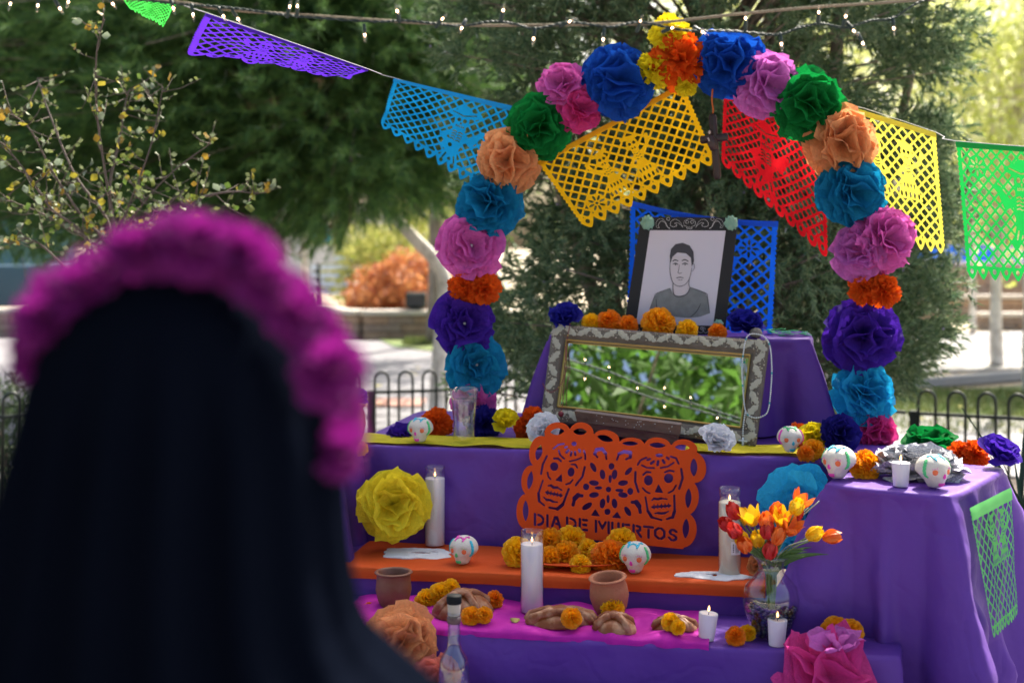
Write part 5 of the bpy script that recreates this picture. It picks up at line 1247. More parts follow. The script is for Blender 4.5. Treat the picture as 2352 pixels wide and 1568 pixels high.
# ------------------------------------------------------------------ salt shapes
def salt(label, px, Wc, rx, ry, holes, seed):
    def mask(u, v):
        x = (u-.5)*2.2; y = (v-.5)*2.2; a = np.arctan2(y, x)
        o = 1-np.hypot(x, y)*(1+.10*np.sin(4*a+seed)+.05*np.sin(9*a+seed))
        for (cx, cy, hx, hy) in holes: o = np.minimum(o, -ell(x, y, cx, cy, hx, hy))
        return o
    c = UW(px, Wc)
    def place(u, v):
        x = (u-.5)*2.2; y = (v-.5)*2.2; return AL(c+x*rx, Wc+y*ry, zM+.0085+.004*max(0, 1-math.hypot(x, y))**.5+.0007*N3(x*9, y*9, seed))
    o = obj('salt_drawing', cut_sheet(mask, 70, 50, place, M['salt'])); tag(o, label, 'salt'); m_ = o.modifiers.new('thickness', 'SOLIDIFY'); m_.thickness = .004; m_.offset = -1
salt('white salt shape poured on the orange runner below the left candle', 958, 3.47, .098, .062, [(.10, -.05, .30, .16), (.42, .25, .14, .12), (-.25, .30, .10, .08)], 1)
salt('white salt shape poured on the orange runner right of the barcode candle', 1640, 3.375, .094, .040, [(.02, -.05, .07, .40), (.0, .0, .24, .14)], 4)

# ------------------------------------------------------------------ mirror
c_br, c_tr = P(1736, 1027, 3.72), P(1767, 786, 3.86); c_bl = P(1243, 966, 3.92)
mn = (c_br-c_bl).cross(c_tr-c_br).normalized()
if mn.y > 0: mn = -mn
c_tl = on_plane(1272, 748, c_br, mn)
def MP(u, v, h=0): return (c_bl*(1-u)+c_br*u)*(1-v)+(c_tl*(1-u)+c_tr*u)*v+mn*h
mir = thing('mirror', 'rectangular mirror in a carved grey and gold frame leaning on the riser', 'mirror', c_bl)
M['frame_dark'] = mat('frame_taupe', (.13, .105, .08), rough=.55, bump=.4, bscale=80, var=.2, vscale=30)
M['frame_pale'] = mat('frame_silver_leaf', (.46, .42, .32), rough=.45, metal=.35, bump=.4, bscale=120)
M['gold'] = mat('frame_gold', (.50, .34, .10), rough=.35, metal=.8)
W_ = (c_br-c_bl).length; H_ = (c_tl-c_bl).length; bw = .048
def bar(p, q, r_, s_):           # mitred bar between outer p->q and inner r->s, with a raised profile
    prof = [(0, -.012), (0, .012), (.25, .020), (.7, .016), (.85, .009), (1, .006), (1, -.012)]; V = []
    for (a, b) in ((p, r_), (q, s_)):
        for t, h in prof: V.append(MP(a[0]+(b[0]-a[0])*t, a[1]+(b[1]-a[1])*t, h))
    n = len(prof); Fc = [(i, (i+1) % n, n+(i+1) % n, n+i) for i in range(n)]; return V, Fc
bu, bv_ = bw/W_, bw/H_
O = [(0, 0), (1, 0), (1, 1), (0, 1)]; I = [(bu, bv_), (1-bu, bv_), (1-bu, 1-bv_), (bu, 1-bv_)]
for k in range(4):
    v, f = bar(O[k], O[(k+1) % 4], I[k], I[(k+1) % 4]); obj('frame', mesh(v, f, M['frame_dark'], False), mir)
    a, b = I[k], I[(k+1) % 4]; pts = [MP(a[0]+(b[0]-a[0])*t, a[1]+(b[1]-a[1])*t, .011) for t in (0, 1)]
    v, f = tube(pts, .0032, 6); obj('gold_beading', mesh(v, f, M['gold'], False), mir)
    # carving: leaves and berries along each bar
    L = ((MP(*O[(k+1) % 4])-MP(*O[k])).length); n = int(L/.040); lb = MB(); bb = MB()
    ax = (MP(*O[(k+1) % 4])-MP(*O[k])).normalized(); inn = (MP(*I[k])-MP(*O[k])); inn = (inn-ax*inn.dot(ax)).normalized()
    for j in range(n):
        s0 = (j+.5)/n*L; c = MP(*O[k])+ax*s0+inn*bw*.42+mn*.0195; ang = .55 if j % 2 else -.65
        d = (ax*math.cos(ang)+inn*math.sin(ang)); e = mn.cross(d)
        v = []
        for q in range(9):
            t = q/8*2-1; w_ = .0085*math.sqrt(max(0, 1-t*t))*(1+.25*math.sin(q*2.5)); v += [c+d*t*.025+e*w_*1.25, c+d*t*.025+mn*.0022*(1-t*t), c+d*t*.025-e*w_]
        fc = [(q*3+z_, q*3+z_+1, q*3+z_+4, q*3+z_+3) for q in range(8) for z_ in range(2)]
        lo = obj('carved_leaf', mesh(v, fc, M['frame_pale']), mir)
        for q in range(8):
            bp = c+ax*rnd.uniform(-.028, .028)+inn*rnd.uniform(-.017, .015); bb.add(*sphere(bp, (rnd.uniform(.0012, .0028),)*3, 6, 4))
        for q in range(3):
            s1 = c+ax*rnd.uniform(-.02, .02)+inn*rnd.uniform(-.014, .012); bb.add(*tube([s1, s1+ax*rnd.uniform(-.012, .012)+inn*rnd.uniform(-.01, .01)], .0011, 4))
    tag(obj('carved_berries', bb.build(M['frame_pale']), mir), kind='stuff')
v = [MP(a, b, .002) for a, b in I]; mm = bpy.data.materials.new('silvered_glass'); mm.use_nodes = True
b_ = mm.node_tree.nodes['Principled BSDF']; b_.inputs['Metallic'].default_value = 1; b_.inputs['Roughness'].default_value = .0; b_.inputs['Base Color'].default_value = (.86, .90, .88, 1)
obj('glass', mesh(v, [(0, 1, 2, 3)], mm, False), mir)
v = [MP(a, b, -.013) for a, b in O]; obj('backing', mesh(v, [(3, 2, 1, 0)], M['frame_dark'], False), mir)
# small prop block that keeps the left end up, hidden behind the flowers
pb = (c_bl+c_br)/2; 
v, f = box((c_bl.x+.02, c_bl.y+.0, zT+.003), (.05, .04, max(.005, c_bl.z-zT-.006)), 0, .003); o = obj('prop_block', mesh(v, f, M['clay_dark'], False)); tag(o, 'small brown block propping up the left end of the mirror', 'block')

# dark carved wooden tray in front of the mirror
wt = two_tone('dark_carved_wood', (.085, .034, .018), (.17, .08, .045), 30, .3, .7, .45, .5, stretch=(.3, 1, 2))
tb = thing('wooden_box', 'dark carved wooden box lying in front of the mirror foot', 'wooden box', on_tier(1440, 3.70, zT+.003))
q = [P(1322, 943, 3.84), P(1560, 975, 3.70), P(1556, 1018, 3.70), P(1330, 985, 3.84)]
n_ = Vector((-sa, -ca, 0))
def slabq(a, b, c, d, n, th): 
    v = [a, b, c, d, a-n*th, b-n*th, c-n*th, d-n*th]; return v, [(3, 2, 1, 0), (4, 5, 6, 7), (0, 1, 5, 4), (1, 2, 6, 5), (2, 3, 7, 6), (3, 0, 4, 7)]
q[2].z = zT+.012; q[3].z = zT+.03
mid1, mid2 = q[0].lerp(q[3], .5), q[1].lerp(q[2], .5)
obj('lid', mesh(*slabq(q[0]+Vector((-.004, -.006, 0)), q[1]+Vector((.004, -.006, 0)), mid2+Vector((.002, -.012, 0)), mid1+Vector((-.002, -.012, 0)), n_, .05), wt, False), tb)
obj('tray', mesh(*slabq(mid1+Vector((0, 0, -.002)), mid2+Vector((0, 0, -.002)), q[2], q[3], n_, .045), wt, False), tb)
hb = MB()
for k in range(26):
    u, t = rnd.uniform(.2, .95), rnd.uniform(.1, .8); p = (q[0]*(1-u)+q[1]*u)*(1-t*.5)+(q[3]*(1-u)+q[2]*u)*(t*.5)+Vector((-.003, -.0125, 0)); hb.add(*sphere(p, (.0014, .0014, .0014), 6, 4))
tag(obj('inlay_studs', hb.build(mat('pearl_inlay', (.5, .5, .45), .4)), tb), kind='stuff')

# rosaries
def beads(label, pts, r_, m, accents=None, step=None, name='rosary', stretch=1.0):
    root = thing(name, label, 'rosary', pts[0]); sp = smooth_path(pts, 10); out = [sp[0]]; acc = 0; step = step or r_*2.1
    for a, b in zip(sp[:-1], sp[1:]):
        d = (b-a).length; s = step-acc
        while s < d: out.append(a.lerp(b, s/d)); s += step
        acc = d-(s-step)
    me = mesh(*sphere((0, 0, 0), (r_, r_, r_*stretch), 8, 6), m); me2 = mesh(*sphere((0, 0, 0), (r_*1.15,)*3, 8, 6), accents) if accents else me
    for i, p in enumerate(out):
        nx = out[min(i+1, len(out)-1)]-out[max(i-1, 0)]; e = nx.to_track_quat('Z', 'Y').to_euler() if nx.length > 0 else (0, 0, 0)
        obj('bead', me2 if accents and i % 14 == 6 else me, root, loc=p, rot=e, world=True)
    return root
mw = mat('white_bead', (.58, .62, .64), .35); mt_ = mat('teal_bead', (.02, .35, .42), .35); mr = mat('dark_red_bead', (.20, .02, .03), .35)
def MQ(px, py, h=.024): return on_plane(px, py, c_br, mn)+mn*h
r1 = beads('white bead rosary with turquoise beads hung over the right end of the mirror', [MQ(1712, 797), MQ(1706, 850), MQ(1708, 900), MQ(1714, 950), MQ(1730, 965), MQ(1752, 963), MQ(1766, 948), MQ(1772, 900), MQ(1774, 850), MQ(1769, 800), MQ(1752, 778), MQ(1722, 776), MQ(1712, 797)], .0025, mw, mt_, .0066, stretch=1.25)
def _chain(root, pts, r_, m, step, s=1.0):
    sp = smooth_path(pts, 8); me = mesh(*sphere((0, 0, 0), (r_, r_, r_*s), 8, 6), m); acc = 0
    for a, b in zip(sp[:-1], sp[1:]):
        d = (b-a).length; q_ = step-acc
        while q_ < d: obj('bead', me, root, loc=a.lerp(b, q_/d), world=True); q_ += step
        acc = d-(q_-step)
_chain(r1, [MQ(1714, 950), MQ(1709, 985), MQ(1708, 1008)], .0028, mw, .0068)
cc = MQ(1708, 1020); ex = (c_br-c_bl).normalized(); ey = (c_tl-c_bl).normalized()
v, f = tube([cc+ey*.012, cc-ey*.018], .003, 6); b = MB().add(v, f); b.add(*tube([cc-ex*.012+ey*.001, cc+ex*.012+ey*.001], .003, 6)); obj('cross', b.build(mat('pale_cross', (.55, .62, .66), .4)), r1)
r2 = beads('dark red bead rosary hung over the left end of the mirror', [MQ(1313, 752), MQ(1306, 790), MQ(1302, 840), MQ(1300, 870), MQ(1288, 895), MQ(1270, 907), MQ(1258, 900), MQ(1251, 888)], .0021, mr, M['gold'], .0062)
_chain(r2, [MQ(1302, 800), MQ(1306, 845), MQ(1300, 880), MQ(1297, 925), MQ(1293, 950)], .0022, mr, .0064)
v, f = sphere(MQ(1292, 957), (.009, .006, .009), 10, 8); obj('medal', mesh(v, f, mr), r2)

# ------------------------------------------------------------------ framed drawing
pp0 = PW(1550, 770, 4.10); pnn = Vector((-sa-.02, -ca, .13)).normalized()
def PQ(px, py, h=0): return on_plane(px, py, pp0, pnn)+pnn*h
port = thing('framed_drawing', 'black framed pencil drawing of a man with chalk scrolls and mint rosettes', 'picture', PQ(1550, 770))
def plate_(pts, h, th, m, name, parent):
    v = [PQ(x, y, h) for x, y in pts]+[PQ(x, y, h-th) for x, y in pts]; n = len(pts)
    f = [tuple(range(n)), tuple(range(2*n-1, n-1, -1))]+[(i, n+i, n+(i+1) % n, (i+1) % n) for i in range(n)]
    return obj(name, mesh(v, f, m, False), parent)
plate_([(1472, 498), (1696, 500), (1664, 772), (1431, 766)], 0, .004, M['black_card'], 'frame', port)
pa = plate_([(1493, 529), (1667, 530), (1638, 748), (1461, 744)], .0016, .001, M['paper'], 'drawing_sheet', port)
def Zq(x, y): return (1406.8+.2014*x, 459.4+.2014*y)            # picture traced at an enlarged scale
def flat(pts, h, m, name):
    v = [PQ(*Zq(*p), h) for p in pts]; return obj(name, mesh(v, [tuple(range(len(v)))], m, False), pa)
def stroke(b, pts, w_, h, k=4):
    sp = smooth_path([PQ(*Zq(*p), h) for p in pts], k); V = []
    for i, p in enumerate(sp):
        t = (sp[min(i+1, len(sp)-1)]-sp[max(i-1, 0)]).normalized(); s = pnn.cross(t)*w_*(.55+.45*math.sin(PI*(i+.5)/len(sp))); V += [p-s, p+s]
    b.add(V, [(2*i, 2*i+1, 2*i+3, 2*i+2) for i in range(len(sp)-1)])
g1 = mat('graphite_grey', (.20, .22, .23), .8, var=.15, vscale=40); g2 = mat('graphite_pale', (.46, .47, .52), .8, var=.05, vscale=30); g3 = mat('graphite_dark', (.06, .06, .07), .8); sk_ = mat('paper_skin', (.60, .56, .60), .8)
# a plain, generic head-and-shoulders drawing
flat([(425, 1245), (480, 1100), (510, 1062), (660, 1005), (700, 1085), (770, 1100), (850, 1075), (885, 995), (1060, 1062), (1085, 1110), (1110, 1290), (1000, 1330), (870, 1345), (500, 1312)], .0022, g1, 'shirt_shading')
flat([(690, 960), (700, 1075), (770, 1095), (845, 1060), (880, 990), (868, 900), (700, 900)], .0026, sk_, 'neck_shading')
flat([(665, 640), (655, 780), (668, 880), (700, 955), (765, 985), (835, 960), (880, 890), (905, 780), (905, 640)], .0030, sk_, 'face_shading')
flat([(655, 640), (668, 560), (720, 505), (800, 490), (880, 520), (925, 590), (930, 700), (905, 760), (895, 660), (840, 610), (740, 600), (685, 650), (664, 720)], .0036, g3, 'hair_shading')
b = MB()
for pts, w_ in (([(665, 640), (655, 780), (668, 880), (700, 955), (765, 985), (835, 960), (880, 890), (905, 780)], .0009), ([(880, 890), (872, 960), (885, 1000)], .0009), ([(690, 950), (700, 1075), (770, 1100), (850, 1070), (885, 995)], .0014),
                ([(425, 1245), (480, 1100), (510, 1062), (660, 1005)], .0008), ([(885, 995), (1060, 1062), (1085, 1110), (1110, 1290)], .0011), ([(690, 735), (720, 722), (750, 738)], .0016), ([(795, 735), (828, 720), (862, 735)], .0016),
                ([(685, 700), (715, 685), (752, 697)], .0018), ([(790, 695), (828, 682), (868, 702)], .0018), ([(765, 740), (755, 800), (748, 830), (775, 838), (795, 826)], .0008), ([(728, 890), (770, 882), (812, 890)], .0013), ([(742, 908), (770, 914), (800, 908)], .0007),
                ([(905, 740), (930, 730), (935, 780), (908, 815)], .0008), ([(500, 1130), (505, 1300)], .0011), ([(1010, 1180), (960, 1270), (890, 1335)], .0013)): stroke(b, pts, w_, .0042)
for ex_ in (720, 828): stroke(b, [(ex_-7, 738), (ex_+7, 738)], .0022, .0043)
obj('pencil_lines', b.build(g3, False), pa)
# chalk scrolls on the frame
b = MB()
def sc_top(ox, fl):
    for pts in ([(0, 60), (25, 20), (70, 10), (110, 50), (140, 110), (160, 120), (125, 95), (105, 55), (70, 35), (45, 50), (25, 90), (40, 108), (10, 110), (0, 60)],): stroke(b, [(ox+fl*x, 205+y) for x, y in pts], .0006, .0012, 3)
sc_top(495, 1); sc_top(1265, -1)
for ox, fl in ((805, -1), (948, 1)): stroke(b, [(ox, 315), (ox+fl*35, 250), (ox+fl*90, 220), (ox+fl*140, 250), (ox+fl*140, 295), (ox+fl*95, 305), (ox+fl*70, 285), (ox+fl*95, 265), (ox+fl*60, 262), (ox+fl*20, 290), (ox, 315)], .0006, .0012, 3)
for cx in (637, 1140): stroke(b, [(cx+18*math.cos(t), 217+18*math.sin(t)) for t in [k*PI/5 for k in range(11)]], .0006, .0012, 2)
stroke(b, [(820, 235), (815, 290), (845, 300), (850, 325), (905, 325), (910, 300), (942, 290), (938, 235), (880, 215), (820, 235)], .0006, .0012, 3)
for cx in (852, 908): stroke(b, [(cx+17*math.cos(t), 252+17*math.sin(t)) for t in [k*PI/5 for k in range(11)]], .0006, .0012, 2)
for k in range(4): stroke(b, [(858+k*13, 303), (858+k*13, 318)], .0005, .0012, 1)
for ox, fl in ((300, 1), (380, 1), (960, 1), (1110, -1)): stroke(b, [(ox, 1460), (ox+fl*20, 1500), (ox+fl*55, 1512), (ox+fl*85, 1470), (ox+fl*60, 1450), (ox+fl*50, 1480)], .0006, .0012, 3)
for cx in (378, 1018): stroke(b, [(cx+16*math.cos(t), 1462+16*math.sin(t)) for t in [k*PI/5 for k in range(11)]], .0006, .0012, 2)
obj('chalk_scrolls', b.build(M['chalk'], False), port)
mint = mat('mint_tissue', (.30, .55, .42), .8, bump=.8, bscale=60, trans=.2)
for k, (px, py, r_) in enumerate(((1488, 512, .022), (1680, 513, .022), (1650, 745, .015))):
    q_ = PQ(px, py, .008)
    V, Fc = sphere((0, 0, 0), (r_, r_, r_), 20, 14); V = [p*(1+.22*N3(p.x*150+k*9, p.y*150, p.z*150)+.12*math.sin(p.x*500+p.z*300)) for p in V]; V = [Vector((p.x*.95, p.y*.5, p.z)) for p in V]
    obj('paper_rosette', mesh([p+q_ for p in V], Fc, mint), port)
# prop stand behind
v, f = tube([PQ(1550, 600, -.006), PQ(1550, 764, -.006)+Vector((.01, .07, 0))], .004, 6); obj('easel_strut', mesh(v, f, M['black_card']), port)
# stone and the green sequins
q_ = on_tier(1737, 3.985, zR+.001); V, Fc = sphere((0, 0, 0), (.020, .016, .015), 14, 10); V = [q_+p*(1+.25*N3(p.x*90, p.y*90, p.z*90))+Vector((0, 0, .014)) for p in V]
o = obj('stone', mesh(V, Fc, mat('grey_stone', (.20, .18, .16), .95, bump=1, bscale=120))); tag(o, 'small grey stone on the riser edge right of the blue flower', 'stone')
sq = MB()
for k in range(26):
    c = on_tier(1800+rnd.gauss(0, 24), 4.12+rnd.uniform(-.06, .06), zR+.002+.0006*k); v, f = lathe([(.012, 0), (.012, .001), (.001, .001)], c, 12); sq.add(v, f)
o = obj('green_discs', sq.build(mat('green_sequin', (.02, .45, .16), .3))); tag(o, 'scatter of small green discs on the riser top right of the portrait', 'discs', kind='stuff')

# ------------------------------------------------------------------ hanging crucifix
cp = PW(1643, 260, 3.90); wd = mat('dark_brown_wood', (.022, .008, .006), .5, bump=.3)
cr = thing('crucifix', 'dark brown crucifix hanging from the arch between the amber and red banners', 'crucifix', cp)
def CP(px, py, h=0): return PW(px, py, 3.90)+Vector((-sa, -ca, 0))*h
for nm, a, b_, r_ in (('upright', (1636, 262), (1648, 412), .0125), ('crossbeam', (1608, 322), (1673, 314), .0125)):
    A, B = CP(*a), CP(*b_); pts = [A, A.lerp(B, .05), A.lerp(B, .5), A.lerp(B, .95), B]; v, f = tube(pts, [r_*.6, r_, r_*.9, r_, r_*.6], 10); obj(nm, mesh(v, f, wd), cr)
b = MB(); b.add(*sphere(CP(1631, 306, .012), (.007, .006, .009), 10, 8)); b.add(*tube([CP(1633, 312, .012), CP(1635, 330, .014), CP(1640, 345, .012)], [.009, .013, .010], 8)); b.add(*tube([CP(1620, 322, .012), CP(1632, 318, .014), CP(1645, 325, .012)], .006, 7))
obj('figure', b.build(mat('dark_figure', (.045, .02, .017), .5, bump=.3)), cr)
b = MB(); b.add(*sphere(CP(1630, 305, .018), (.0035, .003, .006), 8, 6)); b.add(*tube([CP(1627, 318, .020), CP(1634, 334, .022)], .003, 6)); obj('figure_pale_parts', b.build(mat('pale_robe', (.5, .40, .33), .7)), cr)  # small paler pieces set before the figure's head and body
v, f = tube(smooth_path([CP(1637, 205, 0), CP(1635, 230, 0), CP(1638, 250, 0), CP(1637, 262, 0)], 4), .0026, 6); obj('cord', mesh(v, f, mat('orange_chenille', (.70, .16, .03), .9, bump=1, bscale=400)), cr)

# ------------------------------------------------------------------ vase with artificial tulips
vb_ = on_tier(1771, 3.15, zL+.003); va = thing('glass_vase', 'clear rounded glass vase with a wavy rim and dark glass pebbles inside', 'vase', vb_)
prof = [(.036, 0), (.040, .004), (.052, .03), (.064, .065), (.0665, .09), (.060, .118), (.043, .138), (.031, .152), (.029, .165), (.033, .180), (.044, .192)]
inner = [(r_-.0022, z) for r_, z in reversed(prof[1:])]
def wob(a, i): return (.10*math.sin(6*a) if i in (10, 11) else (.05*math.sin(6*a) if i in (9, 12) else 0))
v, f = lathe(prof+inner+[(.001, .004)], n=60, closed=True, wob=wob); obj('glass', mesh(v, f, M['glass']), va, world=False)
pm = [mat('pebble_%d' % k, c, .12, var=.2) for k, c in enumerate([(.01, .02, .04), (.005, .03, .02), (.01, .015, .09), (.03, .035, .02)])]
pme = [mesh(*sphere((0, 0, 0), (.0075, .0065, .0045), 8, 6), m) for m in pm]; k = 0
for lay in range(9):
    z = .006+lay*.0075; R_ = float(np.interp(z, [p[1] for p in prof[:6]], [p[0] for p in prof[:6]]))-.009
    for ring in range(3):
        rr = R_*(1-ring*.33); n = max(3, int(2*PI*rr/.0145))
        for j in range(n):
            if ring and lay < 7: continue
            a = 2*PI*j/n+lay*.7; o = obj('pebble', pme[rnd.randrange(4)], va, loc=(rr*math.cos(a), rr*math.sin(a), z+rnd.uniform(-.002, .003)), rot=(rnd.uniform(-.6, .6), rnd.uniform(-.6, .6), rnd.uniform(0, 3)), world=False)
tu = thing('tulip_bouquet', 'bouquet of artificial red, orange and yellow tulips in the glass vase', 'tulips', vb_+Vector((0, 0, .05)))
tm = {'r': mat('tulip_red', (.62, .035, .025), .5, trans=.25, var=.2, vscale=30), 'o': mat('tulip_orange', (.86, .19, .02), .5, trans=.25, var=.2, vscale=30), 'y': mat('tulip_yellow', (.90, .60, .01), .5, trans=.25, var=.08, vscale=30)}
def tulip_petal(m, op, seed):
    def fn(u, t):
        s = u*2-1; w_ = .0135*math.sin(PI*min(1, .12+t*.86))**.7*(1-.2*t); ang = s*.9
        r_ = .0115*math.sin(min(1, t*1.5)*PI/2)*(1+op*t*t)-.004*t*t*(1-op); return Vector((w_*s, -(r_+.002*math.cos(ang)), .040*t))
    return mesh(*grid(fn, 4, 7), m)
TP = {(k, op): tulip_petal(tm[k], op, 0) for k in tm for op in (0, 1)}
core = vb_+Vector((0, 0, .06)); neck = vb_+Vector((0, 0, .160)); stm = mat('tulip_stem', (.10, .18, .05), .5); grn = mat('tulip_leaf', (.06, .14, .03), .45, trans=.2)
tl = [(1688, 1178, 'r', 0, -.5), (1672, 1206, 'r', 0, -.8), (1690, 1222, 'r', 0, -.6), (1727, 1192, 'y', 1, -.3), (1712, 1190, 'y', 0, -.3), (1760, 1200, 'o', 0, -.1), (1762, 1222, 'r', 0, .1), (1782, 1178, 'o', 0, .1), (1795, 1195, 'y', 1, .15), (1785, 1235, 'o', 0, .3), (1705, 1240, 'y', 0, -.4), (1740, 1242, 'y', 0, -.2), (1768, 1268, 'r', 0, .1),
      (1815, 1215, 'o', 1, .3), (1826, 1182, 'r', 0, .3), (1836, 1155, 'o', 1, .5), (1828, 1168, 'y', 0, .2), (1866, 1228, 'y', 0, .9), (1905, 1232, 'o', 0, 1.5), (1712, 1255, 'o', 0, -.5)]
for i, (px, py, k, op, ln) in enumerate(tl):
    W0 = 3.10+.05*math.sin(i*1.9)-.02*(i % 3); tip = PW(px, py, W0); d = Vector((math.sin(ln), -.35+.25*math.cos(i*2.1), math.cos(ln)*.9)).normalized(); b0 = tip-d*.016
    hd = bpy.data.objects.new('blossom', None); COL.objects.link(hd); hd.parent = tu; hd.matrix_parent_inverse = wm(tu).inverted(); hd.location = b0; hd.rotation_euler = d.to_track_quat('Z', 'Y').to_euler(); hd.scale = (1.12,)*3
    for j in range(6):
        o = obj('petal', TP[(k, op)], hd, rot=(.02 if j % 2 else -.03, 0, j*PI/3+i), scale=(1, 1, 1-.06*(j % 2)), world=False)
    pts = smooth_path([core+Vector((math.cos(i)*.006, math.sin(i)*.006, 0)), neck+Vector((math.cos(i)*.010, math.sin(i)*.010, 0)), (neck+b0)/2+d*(-.01)+Vector((0, 0, .01)), b0], 4); v, f = tube(pts, .0019, 6); obj('stem', mesh(v, f, stm), tu)
for i in range(14):
    a = i*2.4; e = neck+Vector((.085*math.cos(a)+(.05 if i % 3 == 0 else 0), .04*math.sin(a)-.01, .035+.05*((i*7) % 5)/5)); s0 = neck+Vector((0, 0, -.05)); sd_ = (e-s0).cross(Vector((0, 1, .3))).normalized()
    def fn(u, t):
        w_ = .010*math.sin(PI*min(1, .1+t*.9))**.8; c = s0*(1-t)**2+2*t*(1-t)*(neck+Vector((0, 0, .04)))+e*t*t; return c+sd_*w_*(u*2-1)+Vector((0, .003*abs(u*2-1), 0))
    obj('leaf', mesh(*grid(fn, 2, 9), grn), tu)
b = MB()
for e_ in (P(1857, 1165, 3.1), P(1882, 1150, 3.05), P(1855, 1240, 3.0), P(1838, 1215, 3.0)): b.add(*tube(smooth_path([neck, (neck+e_)/2+Vector((-.01, 0, .015)), e_], 5), .0012, 4))
obj('grass_blades', b.build(mat('pale_blade', (.30, .36, .24), .5)), tu)

# ------------------------------------------------------------------ clear bottle at the front
bb_ = on_tier(1043, 2.80, zB+.002); bt_ = thing('glass_bottle', 'clear glass bottle with a black stopper in front of the lowest step', 'bottle', bb_)
bd = bb_.y; topz = CAMZ-(1366-HY)/F*bd; hb_ = topz-bb_.z; sc = bd/F
y2z = lambda y: (CAMZ-(y-HY)/F*bd)-bb_.z
rb = 36*sc
v, f = lathe([(rb*.96, 0), (rb, .006), (rb, y2z(1535)), (rb*.86, y2z(1508)), (rb*.48, y2z(1488)), (15*sc, y2z(1470)), (14*sc, y2z(1420)), (15.5*sc, y2z(1414)), (15.5*sc, y2z(1404)), (13*sc, y2z(1404)), (12*sc, y2z(1470)), (rb*.44, y2z(1490)), (rb*.82, y2z(1512)), (rb*.95, y2z(1538)), (rb*.94, .008), (.001, .008)], n=40, closed=True)
obj('glass', mesh(v, f, thin_glass('bottle_glass', (.86, .90, .92), .03, 1.3)), bt_, world=False)
v, f = lathe([(13.5*sc, y2z(1412)), (14.5*sc, y2z(1402)), (15.5*sc, y2z(1384)), (14*sc, y2z(1382))], n=24); obj('collar', mesh(v, f, mat('beige_cork', (.42, .37, .30), .6, bump=.3)), bt_, world=False)
v, f = lathe([(16*sc, y2z(1385)), (17.5*sc, y2z(1382)), (17.5*sc, y2z(1369)), (16.5*sc, y2z(1366))], n=28); obj('stopper', mesh(v, f, mat('black_stopper', (.008, .010, .011), .7, spec=.15)), bt_, world=False)
v, f = lathe([(15*sc, y2z(1430)), (16.2*sc, y2z(1428)), (16.2*sc, y2z(1416)), (14*sc, y2z(1415))], n=24); obj('neck_ring', mesh(v, f, mat('bottle_ring', (.10, .05, .05), .4)), bt_, world=False)
b = MB()
for a0 in np.linspace(-.6, .5, 6):
    pts = [Vector(((rb+.0006)*math.sin(a0+t*.12), -(rb+.0006)*math.cos(a0+t*.12), y2z(1590)+.02*math.sin(a0*9+t*3))) for t in (0, .5, 1)]; b.add(*tube(pts, .0012, 4))
obj('etched_print', b.build(mat('gold_print', (.42, .36, .12), .5)), bt_, world=False)

# ------------------------------------------------------------------ string lights
M['bulb'] = thin_glass('bulb_glass', (1, .97, .92), .02, 1.2)
M['filament'] = mat('lit_filament', (1, .8, .6), emit=(1, .60, .36), es=14)
fil = mesh(*sphere((0, 0, .004), (.0018, .0018, .0026), 8, 6), M['filament'])
glb = mesh(*lathe([(.0030, 0), (.0034, .004), (.0033, .010), (.0018, .016), (.0004, .020)], n=10), M['bulb']); sock = mesh(*lathe([(.0030, -.020), (.0040, -.018), (.0040, -.003), (.0032, 0)], n=8), M['wire'])
def light_string(label, wire, bulbs, rope=None, r_=.0020):
    root = thing('light_string', label, 'string lights', wire[0]); sp = smooth_path(wire, 8)
    b = MB(); 
    for ph in (0, PI):
        b.add(*tube([p+Vector((0, math.cos(i*1.1+ph), math.sin(i*1.1+ph)))*.0016 for i, p in enumerate(smooth_path(wire, 16))], r_*.8, 5))
    obj('wire', b.build(M['wire']), root)
    for base, tip in bulbs:
        d = (tip-base).normalized(); s = bpy.data.objects.new('bulb', glb); COL.objects.link(s); s.parent = root; s.matrix_parent_inverse = wm(root).inverted(); s.location = tip-d*.020; s.rotation_euler = d.to_track_quat('Z', 'Y').to_euler()
        for nm, me in (('socket', sock), ('filament', fil)):
            o = bpy.data.objects.new(nm, me); COL.objects.link(o); o.parent = s
        v, f = tube([base, tip-d*.036], .0018, 4)
    return root
D1 = 2.62
wire = [P(x, y, D1) for x, y in ((-60, -22), (60, -16), (160, -6), (280, -4), (415, 10), (470, 14), (560, 22), (640, 33), (714, 40), (861, 50), (930, 48), (1010, 56), (1060, 60), (1130, 50), (1180, 55), (1230, 66), (1310, 52), (1400, 62), (1470, 52), (1573, 70), (1680, 72), (1783, 80), (1830, 66), (1885, 55), (1941, 64), (2000, 48), (2051, 42), (2110, 6), (2180, -14))]
bl = [((90, -14), (85, 30)), ((120, -10), (146, 34)), ((160, -6), (153, 20)), ((250, -4), (268, 22)), ((395, 8), (402, 34)), ((440, 12), (446, 50)), ((500, 16), (522, 52)), ((530, 20), (556, 58)), ((660, 36), (670, -2)), ((682, 38), (684, -4)), ((836, 50), (839, 98)), ((918, 50), (908, 8)), ((1006, 56), (1028, 30)), ((1062, 62), (1054, 78)),
      ((1150, 50), (1160, 6)), ((1229, 66), (1223, 106)), ((1300, 54), (1324, 42)), ((1388, 62), (1384, 108)), ((1470, 52), (1476, 34)), ((1540, 66), (1560, 58)), ((1610, 72), (1628, 82)), ((1712, 76), (1713, 24)), ((1792, 80), (1797, 118)), ((1880, 56), (1881, 10)), ((1936, 60), (1948, 20)), ((1955, 64), (1972, 84)), ((1966, 70), (1990, 116)), ((2050, 44), (2055, 82)), ((30, -18), (20, 26))]
